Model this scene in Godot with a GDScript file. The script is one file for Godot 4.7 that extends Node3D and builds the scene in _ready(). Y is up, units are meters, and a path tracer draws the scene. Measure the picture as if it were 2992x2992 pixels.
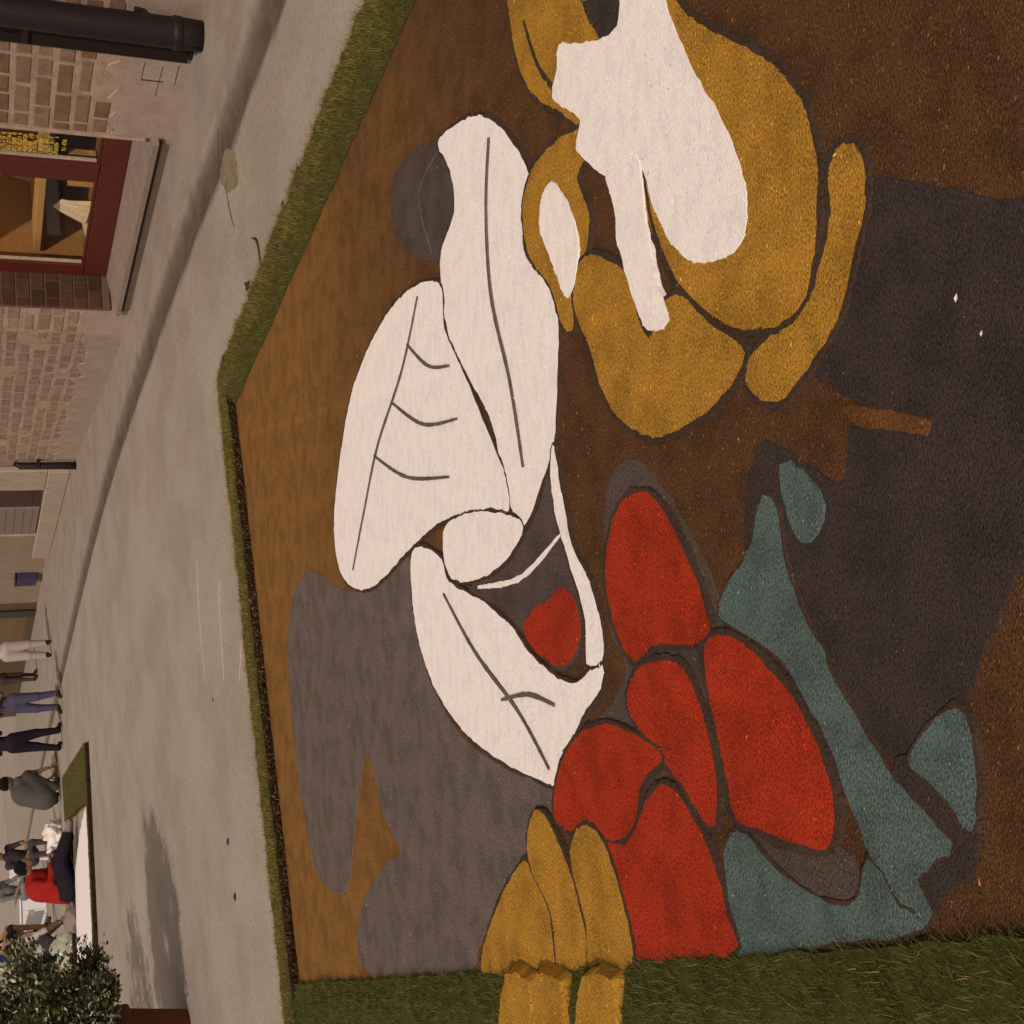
extends Node3D
# A sawdust carpet laid in a street at night, photographed with the camera held on its side.

const TAU2 := 6.2831853
var rng := RandomNumberGenerator.new()
var noise := FastNoiseLite.new()
var taken := {}
var M := {}          # shared materials
var brick_meshes: Array = []

# ------------------------------------------------------------------ helpers
func numbered(called: String) -> String:
	var k: int = taken.get(called, 0)
	taken[called] = k + 1
	return called if k == 0 else "%s_%03d" % [called, k]

func tag(o: Node, label := "", category := "", group := "", kind := "") -> void:
	if label: o.set_meta("label", label)
	if category: o.set_meta("category", category)
	if group: o.set_meta("group", group)
	if kind: o.set_meta("kind", kind)

func thing(called: String, label: String, category: String, at := Vector3.ZERO, turn := 0.0, group := "") -> Node3D:
	var o := Node3D.new()
	o.name = numbered(called)
	add_child(o)
	o.position = at
	o.rotation.y = turn
	tag(o, label, category, group)
	return o

func put(called: String, mesh: Mesh, m: Material, parent: Node = null, at := Transform3D.IDENTITY) -> MeshInstance3D:
	var o := MeshInstance3D.new()
	o.mesh = mesh
	o.material_override = m
	o.transform = at
	if parent == null:
		o.name = numbered(called)
		add_child(o)
	else:
		o.name = called
		parent.add_child(o, true)
	return o

func begin(flat := true) -> SurfaceTool:
	var st := SurfaceTool.new()
	st.begin(Mesh.PRIMITIVE_TRIANGLES)
	st.set_smooth_group(-1 if flat else 0)
	return st

func done(st: SurfaceTool) -> ArrayMesh:
	st.generate_normals()
	return st.commit()

func tri(st: SurfaceTool, a: Vector3, b: Vector3, c: Vector3) -> void:
	st.add_vertex(a); st.add_vertex(b); st.add_vertex(c)

func quad(st: SurfaceTool, a: Vector3, b: Vector3, c: Vector3, d: Vector3) -> void:
	tri(st, a, b, c); tri(st, a, c, d)

func P(x: float, y: float, z: float) -> Vector3:
	return Vector3(x, y, z)

# a box with chamfered edges
func cbox(st: SurfaceTool, at: Transform3D, size: Vector3, ch := 0.006) -> void:
	var h := size * 0.5
	ch = minf(ch, minf(h.x, minf(h.y, h.z)) * 0.9)
	var v := {}
	for sx in [-1, 1]:
		for sy in [-1, 1]:
			for sz in [-1, 1]:
				var s := Vector3(sx, sy, sz)
				for ax in 3:
					var q := h - Vector3.ONE * ch
					q[ax] = h[ax]
					v[[sx, sy, sz, ax]] = at * (q * s)
	for ax in 3:
		var b := (ax + 1) % 3
		var c := (ax + 2) % 3
		for s in [-1, 1]:
			var f := []
			for k in [[-1, -1], [1, -1], [1, 1], [-1, 1]]:
				var key := [0, 0, 0, ax]
				key[ax] = s; key[b] = k[0]; key[c] = k[1]
				f.append(v[key])
			if s > 0: quad(st, f[0], f[3], f[2], f[1])
			else: quad(st, f[0], f[1], f[2], f[3])
		for k in [[-1, -1], [1, -1], [1, 1], [-1, 1]]:   # edges along ax
			var e := []
			for s in [-1, 1]:
				for w in [b, c]:
					var key := [0, 0, 0, w]
					key[ax] = s; key[b] = k[0]; key[c] = k[1]
					e.append(v[key])
			if k[0] * k[1] > 0: quad(st, e[0], e[1], e[3], e[2])
			else: quad(st, e[0], e[2], e[3], e[1])
	for sx in [-1, 1]:
		for sy in [-1, 1]:
			for sz in [-1, 1]:
				var t := [v[[sx, sy, sz, 0]], v[[sx, sy, sz, 1]], v[[sx, sy, sz, 2]]]
				if sx * sy * sz > 0: tri(st, t[0], t[2], t[1])
				else: tri(st, t[0], t[1], t[2])

func box_at(x0: float, x1: float, y0: float, y1: float, z0: float, z1: float, ch := 0.006) -> ArrayMesh:
	var st := begin()
	cbox(st, Transform3D(Basis(), P((x0 + x1) * 0.5, (y0 + y1) * 0.5, (z0 + z1) * 0.5)), P(absf(x1 - x0), absf(y1 - y0), absf(z1 - z0)), ch)
	return done(st)

func tube(st: SurfaceTool, pts: Array, radii: Array, sides := 10, caps := true, flatten := 1.0) -> void:
	var rings := []
	for i in pts.size():
		var a: Vector3 = pts[maxi(i - 1, 0)]
		var b: Vector3 = pts[mini(i + 1, pts.size() - 1)]
		var d := (b - a).normalized()
		var u := d.cross(Vector3.UP if absf(d.y) < 0.9 else Vector3.RIGHT).normalized()
		var w := d.cross(u)
		var ring := []
		for k in sides:
			var t := TAU2 * k / sides
			ring.append(pts[i] + (u * cos(t) + w * sin(t) * flatten) * radii[i])
		rings.append(ring)
	for i in pts.size() - 1:
		for k in sides:
			var k2 := (k + 1) % sides
			quad(st, rings[i][k], rings[i][k2], rings[i + 1][k2], rings[i + 1][k])
	if caps:
		for k in range(1, sides - 1):
			tri(st, rings[0][0], rings[0][k + 1], rings[0][k])
			var n: int = pts.size() - 1
			tri(st, rings[n][0], rings[n][k], rings[n][k + 1])

func lathe(st: SurfaceTool, profile: Array, sides := 28) -> void:
	for i in profile.size() - 1:
		for k in sides:
			var t0 := TAU2 * k / sides
			var t1 := TAU2 * (k + 1) / sides
			var a: Vector2 = profile[i]
			var b: Vector2 = profile[i + 1]
			var p0 := P(cos(t0) * a.x, a.y, sin(t0) * a.x)
			var p1 := P(cos(t1) * a.x, a.y, sin(t1) * a.x)
			var p2 := P(cos(t1) * b.x, b.y, sin(t1) * b.x)
			var p3 := P(cos(t0) * b.x, b.y, sin(t0) * b.x)
			quad(st, p0, p3, p2, p1)

func spline(pts: Array, closed := true, step := 0.03) -> PackedVector2Array:
	var out := PackedVector2Array()
	var n := pts.size()
	for i in (n if closed else n - 1):
		var p0: Vector2 = pts[(i - 1 + n) % n] if closed else pts[maxi(i - 1, 0)]
		var p1: Vector2 = pts[i]
		var p2: Vector2 = pts[(i + 1) % n]
		var p3: Vector2 = pts[(i + 2) % n] if closed else pts[mini(i + 2, n - 1)]
		var L := p1.distance_to(p2)
		if L < 0.002: continue
		var k := maxi(1, int(L / step))
		for j in k:
			var t := float(j) / k
			out.append(0.5 * ((2.0 * p1) + (p2 - p0) * t + (2.0 * p0 - 5.0 * p1 + 4.0 * p2 - p3) * t * t + (3.0 * p1 - p0 - 3.0 * p2 + p3) * t * t * t))
	if not closed: out.append(pts[n - 1])
	return out

func clean(p: PackedVector2Array) -> PackedVector2Array:
	# the largest simple outline
	var best := p
	var r := Geometry2D.offset_polygon(p, 0.0005)
	var most := -1.0
	for q in r:
		var a := absf(area(q))
		if a > most and not Geometry2D.is_polygon_clockwise(q):
			most = a; best = q
		elif a > most:
			most = a; best = q
	return best

func area(p: PackedVector2Array) -> float:
	var s := 0.0
	for i in p.size():
		s += p[i].cross(p[(i + 1) % p.size()])
	return s * 0.5

func ragged(p: PackedVector2Array, amp: float, freq: float, salt: float) -> PackedVector2Array:
	var out := PackedVector2Array()
	var n := p.size()
	for i in n:
		var d := (p[(i + 1) % n] - p[(i - 1 + n) % n]).orthogonal().normalized()
		var a := noise.get_noise_3d(p[i].x * freq, p[i].y * freq, salt) * amp + rng.randf_range(-0.4, 0.4) * amp
		out.append(p[i] + d * a)
	return out

# a heap of sawdust spread flat: sloping rim, level top
func spread(poly: PackedVector2Array, low: float, top: float, slope := 0.006) -> ArrayMesh:
	var st := begin(true)
	var n := poly.size()
	var idx := Geometry2D.triangulate_polygon(poly)
	for i in range(0, idx.size(), 3):
		var a := poly[idx[i]]
		var b := poly[idx[i + 1]]
		var c := poly[idx[i + 2]]
		var pa := P(a.x, top, a.y); var pb := P(b.x, top, b.y); var pc := P(c.x, top, c.y)
		if (pb - pa).cross(pc - pa).y > 0: tri(st, pa, pc, pb)
		else: tri(st, pa, pb, pc)
	var sign := 1.0 if area(poly) > 0 else -1.0
	for i in n:
		var j := (i + 1) % n
		var da := (poly[j] - poly[(i - 1 + n) % n]).orthogonal().normalized() * -sign * slope
		var db := (poly[(j + 1) % n] - poly[i]).orthogonal().normalized() * -sign * slope
		var a0 := P(poly[i].x, top, poly[i].y)
		var b0 := P(poly[j].x, top, poly[j].y)
		var a1 := P(poly[i].x - da.x, low, poly[i].y - da.y)
		var b1 := P(poly[j].x - db.x, low, poly[j].y - db.y)
		if sign > 0: quad(st, a0, a1, b1, b0)
		else: quad(st, a0, b0, b1, a1)
	return done(st)

func scatter(called: String, mesh: Mesh, m: Material, at: Array, tints: Array, parent: Node = null) -> MultiMeshInstance3D:
	var mm := MultiMesh.new()
	mm.transform_format = MultiMesh.TRANSFORM_3D
	mm.use_colors = true
	mm.mesh = mesh
	mm.instance_count = at.size()
	for i in at.size():
		mm.set_instance_transform(i, at[i])
		mm.set_instance_color(i, tints[i])
	var o := MultiMeshInstance3D.new()
	o.multimesh = mm
	o.material_override = m
	o.name = called if parent else numbered(called)
	(parent if parent else self).add_child(o, true)
	tag(o, "", "", "", "stuff")
	return o

# ------------------------------------------------------------------ textures and materials
func noise_tex(size: int, freq: float, octaves: int, lo: float, mid: float, hi: float, sd: int, kind := FastNoiseLite.TYPE_SIMPLEX_SMOOTH, warm := 0.0, a := 0.25, b := 0.75) -> NoiseTexture2D:
	var n := FastNoiseLite.new()
	n.noise_type = kind
	n.frequency = freq
	n.seed = sd
	n.fractal_octaves = octaves
	n.fractal_gain = 0.65
	var t := NoiseTexture2D.new()
	t.width = size
	t.height = size
	t.seamless = true
	t.noise = n
	var g := Gradient.new()
	g.offsets = PackedFloat32Array([a, 0.5, b])
	g.colors = PackedColorArray([tone(lo, warm), tone(mid, 0.0), tone(hi, -warm)])
	t.color_ramp = g
	return t

func tone(v: float, warm: float) -> Color:
	return Color(v * (1.0 + warm), v, v * (1.0 - warm)).clamp().linear_to_srgb()

func lin(r: float, g: float, b: float) -> Color:
	return Color(r, g, b).linear_to_srgb()

func surf(c: Color, rough := 0.9, tex: Texture2D = null, scale := Vector3.ONE, coarse: Texture2D = null, coarse_scale := Vector3.ONE, bump: Texture2D = null, bump_cm := 0.3) -> StandardMaterial3D:
	var m := StandardMaterial3D.new()
	m.albedo_color = c
	m.roughness = rough
	m.metallic_specular = 0.25
	if tex:
		m.albedo_texture = tex
		m.uv1_triplanar = true
		m.uv1_world_triplanar = true
		m.uv1_scale = scale
	if coarse:
		m.detail_enabled = true
		m.detail_albedo = coarse
		m.detail_blend_mode = BaseMaterial3D.BLEND_MODE_MUL
		m.detail_uv_layer = BaseMaterial3D.DETAIL_UV_2
		m.uv2_triplanar = true
		m.uv2_world_triplanar = true
		m.uv2_scale = coarse_scale
	if bump:
		m.heightmap_enabled = true
		m.heightmap_texture = bump
		m.heightmap_scale = bump_cm
	return m

func make_materials() -> void:
	noise.seed = 11
	noise.frequency = 1.0
	var grain := noise_tex(1024, 0.085, 5, 0.40, 0.80, 1.0, 3, FastNoiseLite.TYPE_SIMPLEX_SMOOTH, 0.03, 0.3, 0.72)
	var fine := noise_tex(1024, 0.05, 5, 0.70, 0.88, 1.0, 5)
	var cloud := noise_tex(512, 0.011, 4, 0.72, 0.9, 1.0, 8)
	var soft := noise_tex(512, 0.008, 4, 0.82, 0.93, 1.0, 21, FastNoiseLite.TYPE_SIMPLEX_SMOOTH, 0.02)
	var saw_h := noise_tex(1024, 0.12, 4, 0.0, 0.5, 1.0, 18)
	var rough_h := noise_tex(1024, 0.06, 5, 0.0, 0.5, 1.0, 17)
	var saw := Vector3(1.1, 1.1, 1.7)
	for d in [["brown", 0.2, 0.09, 0.026], ["white", 0.93, 0.915, 0.905], ["grey", 0.20, 0.163, 0.148], ["charcoal", 0.068, 0.052, 0.047], ["gold", 0.56, 0.30, 0.042], ["red", 0.50, 0.046, 0.016], ["teal", 0.125, 0.188, 0.183], ["outline", 0.085, 0.056, 0.040], ["dim", 0.125, 0.096, 0.082]]:
		var m := surf(lin(d[1], d[2], d[3]), 0.95, grain, saw, cloud, Vector3(0.9, 0.9, 0.9), saw_h, 0.2)
		M[d[0]] = m
	M.white.albedo_texture = noise_tex(1024, 0.05, 5, 0.86, 0.96, 1.0, 6)
	M.white.detail_albedo = noise_tex(512, 0.02, 5, 0.90, 0.98, 1.0, 77)
	M.white.uv2_scale = Vector3(0.7, 0.7, 1.6)
	M.white.heightmap_scale = 0.1
	M.base_sawdust = surf(Color.WHITE, 0.95, grain, saw, cloud, Vector3(0.9, 0.9, 0.9), saw_h, 0.28)
	M.base_sawdust.vertex_color_use_as_albedo = true
	M.fleck = surf(Color.WHITE, 0.9)
	M.fleck.vertex_color_use_as_albedo = true
	M.road = surf(lin(0.385, 0.35, 0.30), 0.82, noise_tex(1024, 0.03, 5, 0.80, 0.92, 1.0, 31), Vector3(0.6, 0.6, 0.6), soft, Vector3(0.17, 0.17, 0.11), rough_h, 0.12)
	M.pavement = surf(lin(0.36, 0.32, 0.275), 0.85, M.road.albedo_texture, Vector3(0.7, 0.7, 0.7), soft, Vector3(0.31, 0.31, 0.21), rough_h, 0.12)
	M.gutter = surf(Color.WHITE, 0.8, M.road.albedo_texture, Vector3(0.8, 0.8, 0.8), cloud, Vector3(0.4, 0.4, 0.4), rough_h, 0.12)
	M.gutter.vertex_color_use_as_albedo = true
	M.soil = surf(lin(0.058, 0.033, 0.017), 1.0, grain, Vector3(1.6, 1.6, 1.6), cloud, Vector3(2, 2, 2), rough_h, 1.2)
	M.thatch = surf(lin(0.075, 0.075, 0.022), 1.0, grain, Vector3(2, 2, 2))
	M.blade = surf(Color.WHITE, 0.6)
	M.blade.vertex_color_use_as_albedo = true
	M.blade.backlight_enabled = true
	M.blade.backlight = Color(0.25, 0.25, 0.25)
	var wall_fine := noise_tex(512, 0.05, 5, 0.62, 0.85, 1.0, 41)
	M.mortar = surf(lin(0.62, 0.47, 0.365), 0.95, wall_fine, Vector3(2.2, 2.2, 2.2), cloud, Vector3(0.8, 0.8, 0.8), rough_h, 0.5)
	M.bricks = []
	for c in [[0.41, 0.272, 0.188], [0.37, 0.24, 0.16], [0.44, 0.30, 0.215], [0.345, 0.222, 0.145]]:
		M.bricks.append(surf(lin(c[0], c[1], c[2]), 0.95, wall_fine, Vector3(2.5, 2.5, 2.5), cloud, Vector3(1.3, 1.3, 1.3), rough_h, 0.6))
	M.pale_bricks = []
	for c in [[0.48, 0.35, 0.26], [0.45, 0.325, 0.24], [0.51, 0.385, 0.29]]:
		M.pale_bricks.append(surf(lin(c[0], c[1], c[2]), 0.95, wall_fine, Vector3(2.5, 2.5, 2.5), cloud, Vector3(1.1, 1.1, 1.1), rough_h, 0.6))
	M.shaded_bricks = []  # jamb bricks, darkened in colour for the shade of the recess
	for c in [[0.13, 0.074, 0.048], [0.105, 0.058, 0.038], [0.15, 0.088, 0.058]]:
		M.shaded_bricks.append(surf(lin(c[0], c[1], c[2]), 0.95, wall_fine, Vector3(2.5, 2.5, 2.5), cloud, Vector3(1.1, 1.1, 1.1), rough_h, 0.6))
	M.shaded_mortar = surf(lin(0.17, 0.105, 0.07), 0.95, wall_fine, Vector3(2.5, 2.5, 2.5))  # jamb mortar with the same painted shade
	M.plaster = surf(lin(0.45, 0.365, 0.30), 0.92, M.road.albedo_texture, Vector3(1.1, 1.1, 1.1), soft, Vector3(0.7, 0.7, 0.7), rough_h, 0.4)
	M.sill = surf(lin(0.36, 0.30, 0.25), 0.8, wall_fine, Vector3(1.6, 1.6, 1.6), soft, Vector3(0.9, 0.9, 0.9), rough_h, 0.25)
	M.red_wood = surf(lin(0.115, 0.026, 0.018), 0.5, noise_tex(512, 0.04, 4, 0.6, 0.85, 1.0, 51), Vector3(6, 1.2, 1.2), null, Vector3.ONE, rough_h, 0.1)
	M.dark_metal = surf(lin(0.030, 0.024, 0.026), 0.45, fine, Vector3(1, 1, 1), null, Vector3.ONE, rough_h, 0.12)
	M.dark_metal.metallic = 0.3
	M.shadow_band = surf(lin(0.022, 0.014, 0.012), 0.8, wall_fine, Vector3(3, 3, 3))  # near-black for the painted shadow band beside the drainpipe
	M.pale_trim = surf(lin(0.50, 0.43, 0.35), 0.9, wall_fine, Vector3(1.2, 1.2, 1.2), soft, Vector3(0.6, 0.6, 0.6), rough_h, 0.3)
	M.pale_wall = surf(lin(0.36, 0.29, 0.21), 0.92, wall_fine, Vector3(1.2, 1.2, 1.2), soft, Vector3(0.6, 0.6, 0.6), rough_h, 0.3)
	M.grey_panel = surf(lin(0.26, 0.21, 0.175), 0.75, wall_fine, Vector3(1, 3, 1))
	M.brown_door = surf(lin(0.058, 0.026, 0.016), 0.5, wall_fine, Vector3(5, 1, 1))
	M.brown_wall = surf(lin(0.22, 0.15, 0.075), 0.9, wall_fine, Vector3(1, 1, 1), soft, Vector3(0.6, 0.6, 0.6), rough_h, 0.3)
	M.dim_wall = surf(lin(0.14, 0.10, 0.058), 0.9, wall_fine, Vector3(1, 1, 1), soft, Vector3(0.6, 0.6, 0.6), rough_h, 0.3)
	M.blue_box = surf(lin(0.045, 0.04, 0.10), 0.55, fine, Vector3(2, 2, 2))
	M.glass = StandardMaterial3D.new()
	M.glass.transparency = BaseMaterial3D.TRANSPARENCY_ALPHA
	M.glass.albedo_color = Color(0.5, 0.45, 0.35, 0.012)
	M.glass.roughness = 0.04
	M.glass.metallic_specular = 0.2
	M.yellow_letter = surf(lin(0.80, 0.62, 0.09), 0.5)
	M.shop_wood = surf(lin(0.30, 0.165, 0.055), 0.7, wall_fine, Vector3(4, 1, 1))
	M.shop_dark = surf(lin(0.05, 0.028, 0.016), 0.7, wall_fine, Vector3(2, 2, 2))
	M.cream_paper = surf(lin(0.72, 0.60, 0.36), 0.85, fine, Vector3(1.5, 1.5, 1.5))
	M.kraft = surf(lin(0.46, 0.28, 0.09), 0.85, fine, Vector3(1.5, 1.5, 1.5))
	M.pot = surf(lin(0.20, 0.062, 0.036), 0.75, wall_fine, Vector3(2, 2, 2), soft, Vector3(2, 2, 2), rough_h, 0.3)
	M.leaf = surf(Color.WHITE, 0.38)
	M.leaf.vertex_color_use_as_albedo = true
	M.leaf.metallic_specular = 0.5
	M.leaf.backlight_enabled = true
	M.leaf.backlight = Color(0.3, 0.3, 0.3)
	M.pale_dot = surf(Color.WHITE, 0.7)
	M.pale_dot.vertex_color_use_as_albedo = true
	M.bark = surf(lin(0.08, 0.055, 0.035), 0.9, wall_fine, Vector3(6, 3, 6))
	M.body = surf(Color.WHITE, 0.85, fine, Vector3(3, 3, 3))
	M.body.vertex_color_use_as_albedo = true
	M.hair = surf(lin(0.012, 0.010, 0.009), 0.6, grain, Vector3(6, 2, 6), null, Vector3.ONE, rough_h, 1.0)
	M.white_plastic = surf(lin(0.80, 0.84, 0.90), 0.4, fine, Vector3(1, 1, 1))
	M.white_bag = surf(lin(0.75, 0.72, 0.68), 0.5)
	M.grey_cloth = surf(lin(0.24, 0.21, 0.19), 0.95, fine, Vector3(3, 3, 3))
	M.clear_bag = StandardMaterial3D.new()
	M.clear_bag.transparency = BaseMaterial3D.TRANSPARENCY_ALPHA
	M.clear_bag.albedo_color = Color(0.92, 0.95, 0.85, 0.3)
	M.clear_bag.roughness = 0.12
	M.dead_leaf = surf(lin(0.045, 0.03, 0.018), 0.8)
	M.stone_bit = surf(lin(0.04, 0.034, 0.03), 0.8)
	M.chalk = surf(lin(0.62, 0.55, 0.48), 0.95, grain, Vector3(4, 4, 4))
	M.stain = surf(lin(0.27, 0.235, 0.145), 0.85, M.road.albedo_texture, Vector3(0.9, 0.9, 0.9), cloud, Vector3(1.2, 1.2, 1.2))
	M.crack = surf(lin(0.06, 0.05, 0.04), 1.0)  # also colours the shadow strip painted under the sill

# ------------------------------------------------------------------ the sawdust carpet
const LOW := 0.016
var layer := 0.0225
var carpet: Node3D

func fleck_mesh() -> ArrayMesh:
	var st := begin(true)
	var a := P(-1, 0, -0.3); var b := P(0.9, 0.05, -0.25); var c := P(0.2, 0.0, 0.45); var d := P(0.0, 0.5, 0.0)
	tri(st, a, d, b); tri(st, b, d, c); tri(st, c, d, a); tri(st, a, b, c)
	return done(st)

var flecks: ArrayMesh

func sow(parent: Node, poly: PackedVector2Array, top: float, base: Color, per_m2: float, spread_v := 0.5) -> void:
	var lo := poly[0]; var hi := poly[0]
	for p in poly:
		lo = lo.min(p); hi = hi.max(p)
	var n := int((hi.x - lo.x) * (hi.y - lo.y) * per_m2)
	var at := []
	var tint := []
	for i in n:
		var p := Vector2(rng.randf_range(lo.x, hi.x), rng.randf_range(lo.y, hi.y))
		var r2 := p.length_squared()
		if rng.randf() > 7.0 / maxf(7.0, r2) or p.y > -1.2: continue
		if not Geometry2D.is_point_in_polygon(p, poly): continue
		var s := rng.randf_range(0.0012, 0.0034) * (1.0 if rng.randf() < 0.93 else 1.7)
		var b := Basis.from_euler(P(rng.randf_range(-0.5, 0.5), rng.randf() * TAU2, rng.randf_range(-0.5, 0.5))).scaled(P(s * rng.randf_range(0.8, 2.2), s, s))
		at.append(Transform3D(b, P(p.x, top + s * 0.2, p.y)))
		var k := 1.0 + rng.randf_range(-spread_v, spread_v)
		if rng.randf() < 0.06: k *= 2.2
		tint.append(Color(minf(base.r * k, 0.9), minf(base.g * k * 1.02, 0.9), minf(base.b * k * 1.05, 0.9)))
	if at.size(): scatter("sawdust_flecks", flecks, M.fleck, at, tint, parent)

func field(called: String, mat: String, pts: Array, edge := 0.0, edge_mat := "outline", dens := 4500.0) -> void:
	var outline := clean(spline(pts, true, 0.025))
	if edge > 0.0:
		var grown := Geometry2D.offset_polygon(outline, edge, Geometry2D.JOIN_ROUND)
		if grown.size():
			var g := resample(grown[0], 0.025)
			g = ragged(g, 0.008, 12.0, layer * 999.0)
			put("edge_line", spread(clean(g), LOW, layer, 0.008), M[edge_mat], carpet)
			layer += 0.0003
	var r := ragged(resample(outline, 0.022), 0.0065, 14.0, layer * 777.0)
	r = clean(r)
	var o := put(called, spread(r, LOW, layer), M[mat], carpet)
	var c: Color = M[mat].albedo_color.srgb_to_linear()
	sow(o, r, layer, c * 0.72, dens * (0.3 if mat == "white" else 1.0), 0.25 if mat == "white" else 0.55)
	layer += 0.0003

func resample(p: PackedVector2Array, step: float) -> PackedVector2Array:
	var out := PackedVector2Array()
	for i in p.size():
		var a := p[i]
		var b := p[(i + 1) % p.size()]
		var k := maxi(1, int(round(a.distance_to(b) / step)))
		for j in k: out.append(a.lerp(b, float(j) / k))
	return out

func vein(called: String, mat: String, pts: Array, w0: float, w1: float) -> void:
	# a thin line of sawdust that swells in the middle
	var l := spline(pts, false, 0.02)
	var left := PackedVector2Array()
	var right := PackedVector2Array()
	for i in l.size():
		var d := (l[mini(i + 1, l.size() - 1)] - l[maxi(i - 1, 0)]).orthogonal().normalized()
		var t := float(i) / (l.size() - 1)
		var w := (w0 + (w1 - w0) * sin(t * PI)) * 0.5 * (1.0 + 0.7 * noise.get_noise_2d(l[i].x * 26.0, l[i].y * 26.0)) + 0.0015 + rng.randf() * 0.0012
		left.append(l[i] + d * w)
		right.append(l[i] - d * w)
	right.reverse()
	left.append_array(right)
	put(called, spread(clean(left), LOW, layer, 0.003), M[mat], carpet)
	layer += 0.0003

func make_carpet() -> void:
	carpet = thing("sawdust_carpet", "large foreground carpet of white, red, gold and teal sawdust shapes on brown", "sawdust carpet")
	flecks = fleck_mesh()
	# brown ground of the carpet: the brown darkens towards the near right end
	var st := begin(true)
	var o := Vector2(-2.50, -6.46)
	var ex := Vector2(3.22, -1.37)
	var ez := Vector2(2.72, 8.2)
	var nx := 40
	var nz := 90
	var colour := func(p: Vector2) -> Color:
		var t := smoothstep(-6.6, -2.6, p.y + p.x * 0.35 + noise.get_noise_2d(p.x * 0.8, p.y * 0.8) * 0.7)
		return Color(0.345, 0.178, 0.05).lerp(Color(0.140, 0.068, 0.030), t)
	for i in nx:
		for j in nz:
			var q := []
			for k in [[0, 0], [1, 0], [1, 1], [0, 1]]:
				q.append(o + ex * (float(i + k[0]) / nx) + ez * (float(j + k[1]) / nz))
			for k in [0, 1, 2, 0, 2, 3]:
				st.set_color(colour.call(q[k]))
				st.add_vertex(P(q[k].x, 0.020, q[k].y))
	var rim := [o, o + ex, o + ex + ez, o + ez]
	for i in 4:
		var a: Vector2 = rim[i]
		var b: Vector2 = rim[(i + 1) % 4]
		st.set_color(Color(0.12, 0.06, 0.03))
		quad(st, P(a.x, 0.02, a.y), P(b.x, 0.02, b.y), P(b.x, 0.0, b.y), P(a.x, 0.0, a.y))
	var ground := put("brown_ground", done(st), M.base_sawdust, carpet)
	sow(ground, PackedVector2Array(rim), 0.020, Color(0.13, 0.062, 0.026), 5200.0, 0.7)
	field("grey_field", "grey", [Vector2(-0.919, -6.530), Vector2(-0.460, -6.448), Vector2(-0.271, -6.015), Vector2(-0.335, -5.488), Vector2(-0.307, -4.992), Vector2(-0.162, -4.530), Vector2(-0.356, -4.359), Vector2(-0.590, -4.317), Vector2(-0.766, -4.001), Vector2(-0.815, -3.564), Vector2(-0.797, -3.217), Vector2(-0.906, -3.259), Vector2(-1.077, -3.477), Vector2(-1.303, -3.724), Vector2(-1.471, -3.873), Vector2(-1.613, -4.056), Vector2(-1.989, -5.205), Vector2(-1.747, -5.266), Vector2(-1.443, -4.897), Vector2(-1.347, -4.683), Vector2(-1.228, -4.917), Vector2(-1.022, -5.127), Vector2(-1.388, -5.335), Vector2(-1.722, -5.518), Vector2(-1.774, -5.999), Vector2(-1.494, -6.295)], 0.0)
	field("grey_field", "dim", [Vector2(-0.053, -2.886), Vector2(0.085, -2.849), Vector2(0.124, -2.734), Vector2(0.091, -2.642), Vector2(-0.064, -2.465), Vector2(-0.241, -2.339), Vector2(-0.410, -2.368), Vector2(-0.656, -2.400), Vector2(-0.755, -2.519), Vector2(-0.737, -2.803), Vector2(-0.813, -3.183), Vector2(-0.649, -3.106), Vector2(-0.515, -2.879), Vector2(-0.407, -2.787), Vector2(-0.304, -2.869)], 0.0)
	field("charcoal_field", "charcoal", [Vector2(0.591, -1.812), Vector2(0.548, -1.661), Vector2(0.493, -1.529), Vector2(0.415, -1.391), Vector2(0.033, -1.383), Vector2(-0.081, -1.463), Vector2(-0.150, -1.504), Vector2(-0.250, -1.564), Vector2(-0.344, -1.609), Vector2(-0.465, -1.735), Vector2(-0.443, -1.833), Vector2(-0.341, -1.969), Vector2(-0.214, -2.102), Vector2(-0.097, -2.240), Vector2(0.086, -2.213), Vector2(0.134, -2.163), Vector2(0.098, -2.054), Vector2(0.049, -1.955), Vector2(0.046, -1.904), Vector2(0.157, -1.884), Vector2(0.167, -1.827), Vector2(0.237, -1.948), Vector2(0.276, -1.996), Vector2(0.355, -1.896), Vector2(0.492, -1.830)], 0.0)
	layer = 0.0255
	field("brown_leaf", "brown", [Vector2(0.184, -1.902), Vector2(0.177, -1.826), Vector2(0.140, -1.669), Vector2(0.116, -1.676), Vector2(0.138, -1.770), Vector2(0.151, -1.872)], 0.0)
	field("charcoal_leaf", "dim", [Vector2(-0.657, -2.084), Vector2(-0.658, -1.949), Vector2(-0.694, -1.887), Vector2(-0.759, -1.913), Vector2(-0.780, -2.019), Vector2(-0.764, -2.161), Vector2(-0.703, -2.285), Vector2(-0.662, -2.315), Vector2(-0.660, -2.195)], 0.0)
	layer = 0.0255
	field("grey_leaf", "dim", [Vector2(1.288, -4.021), Vector2(1.346, -4.268), Vector2(1.330, -4.516), Vector2(1.230, -4.609), Vector2(1.095, -4.566), Vector2(0.970, -4.354), Vector2(0.899, -4.074), Vector2(0.956, -3.924), Vector2(1.051, -3.867), Vector2(1.187, -3.908)], 0.0)
	vein("leaf_vein", "grey", [Vector2(1.279, -4.075), Vector2(1.170, -4.280), Vector2(0.930, -4.154)], 0.003, 0.010)
	layer = 0.0275
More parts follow.
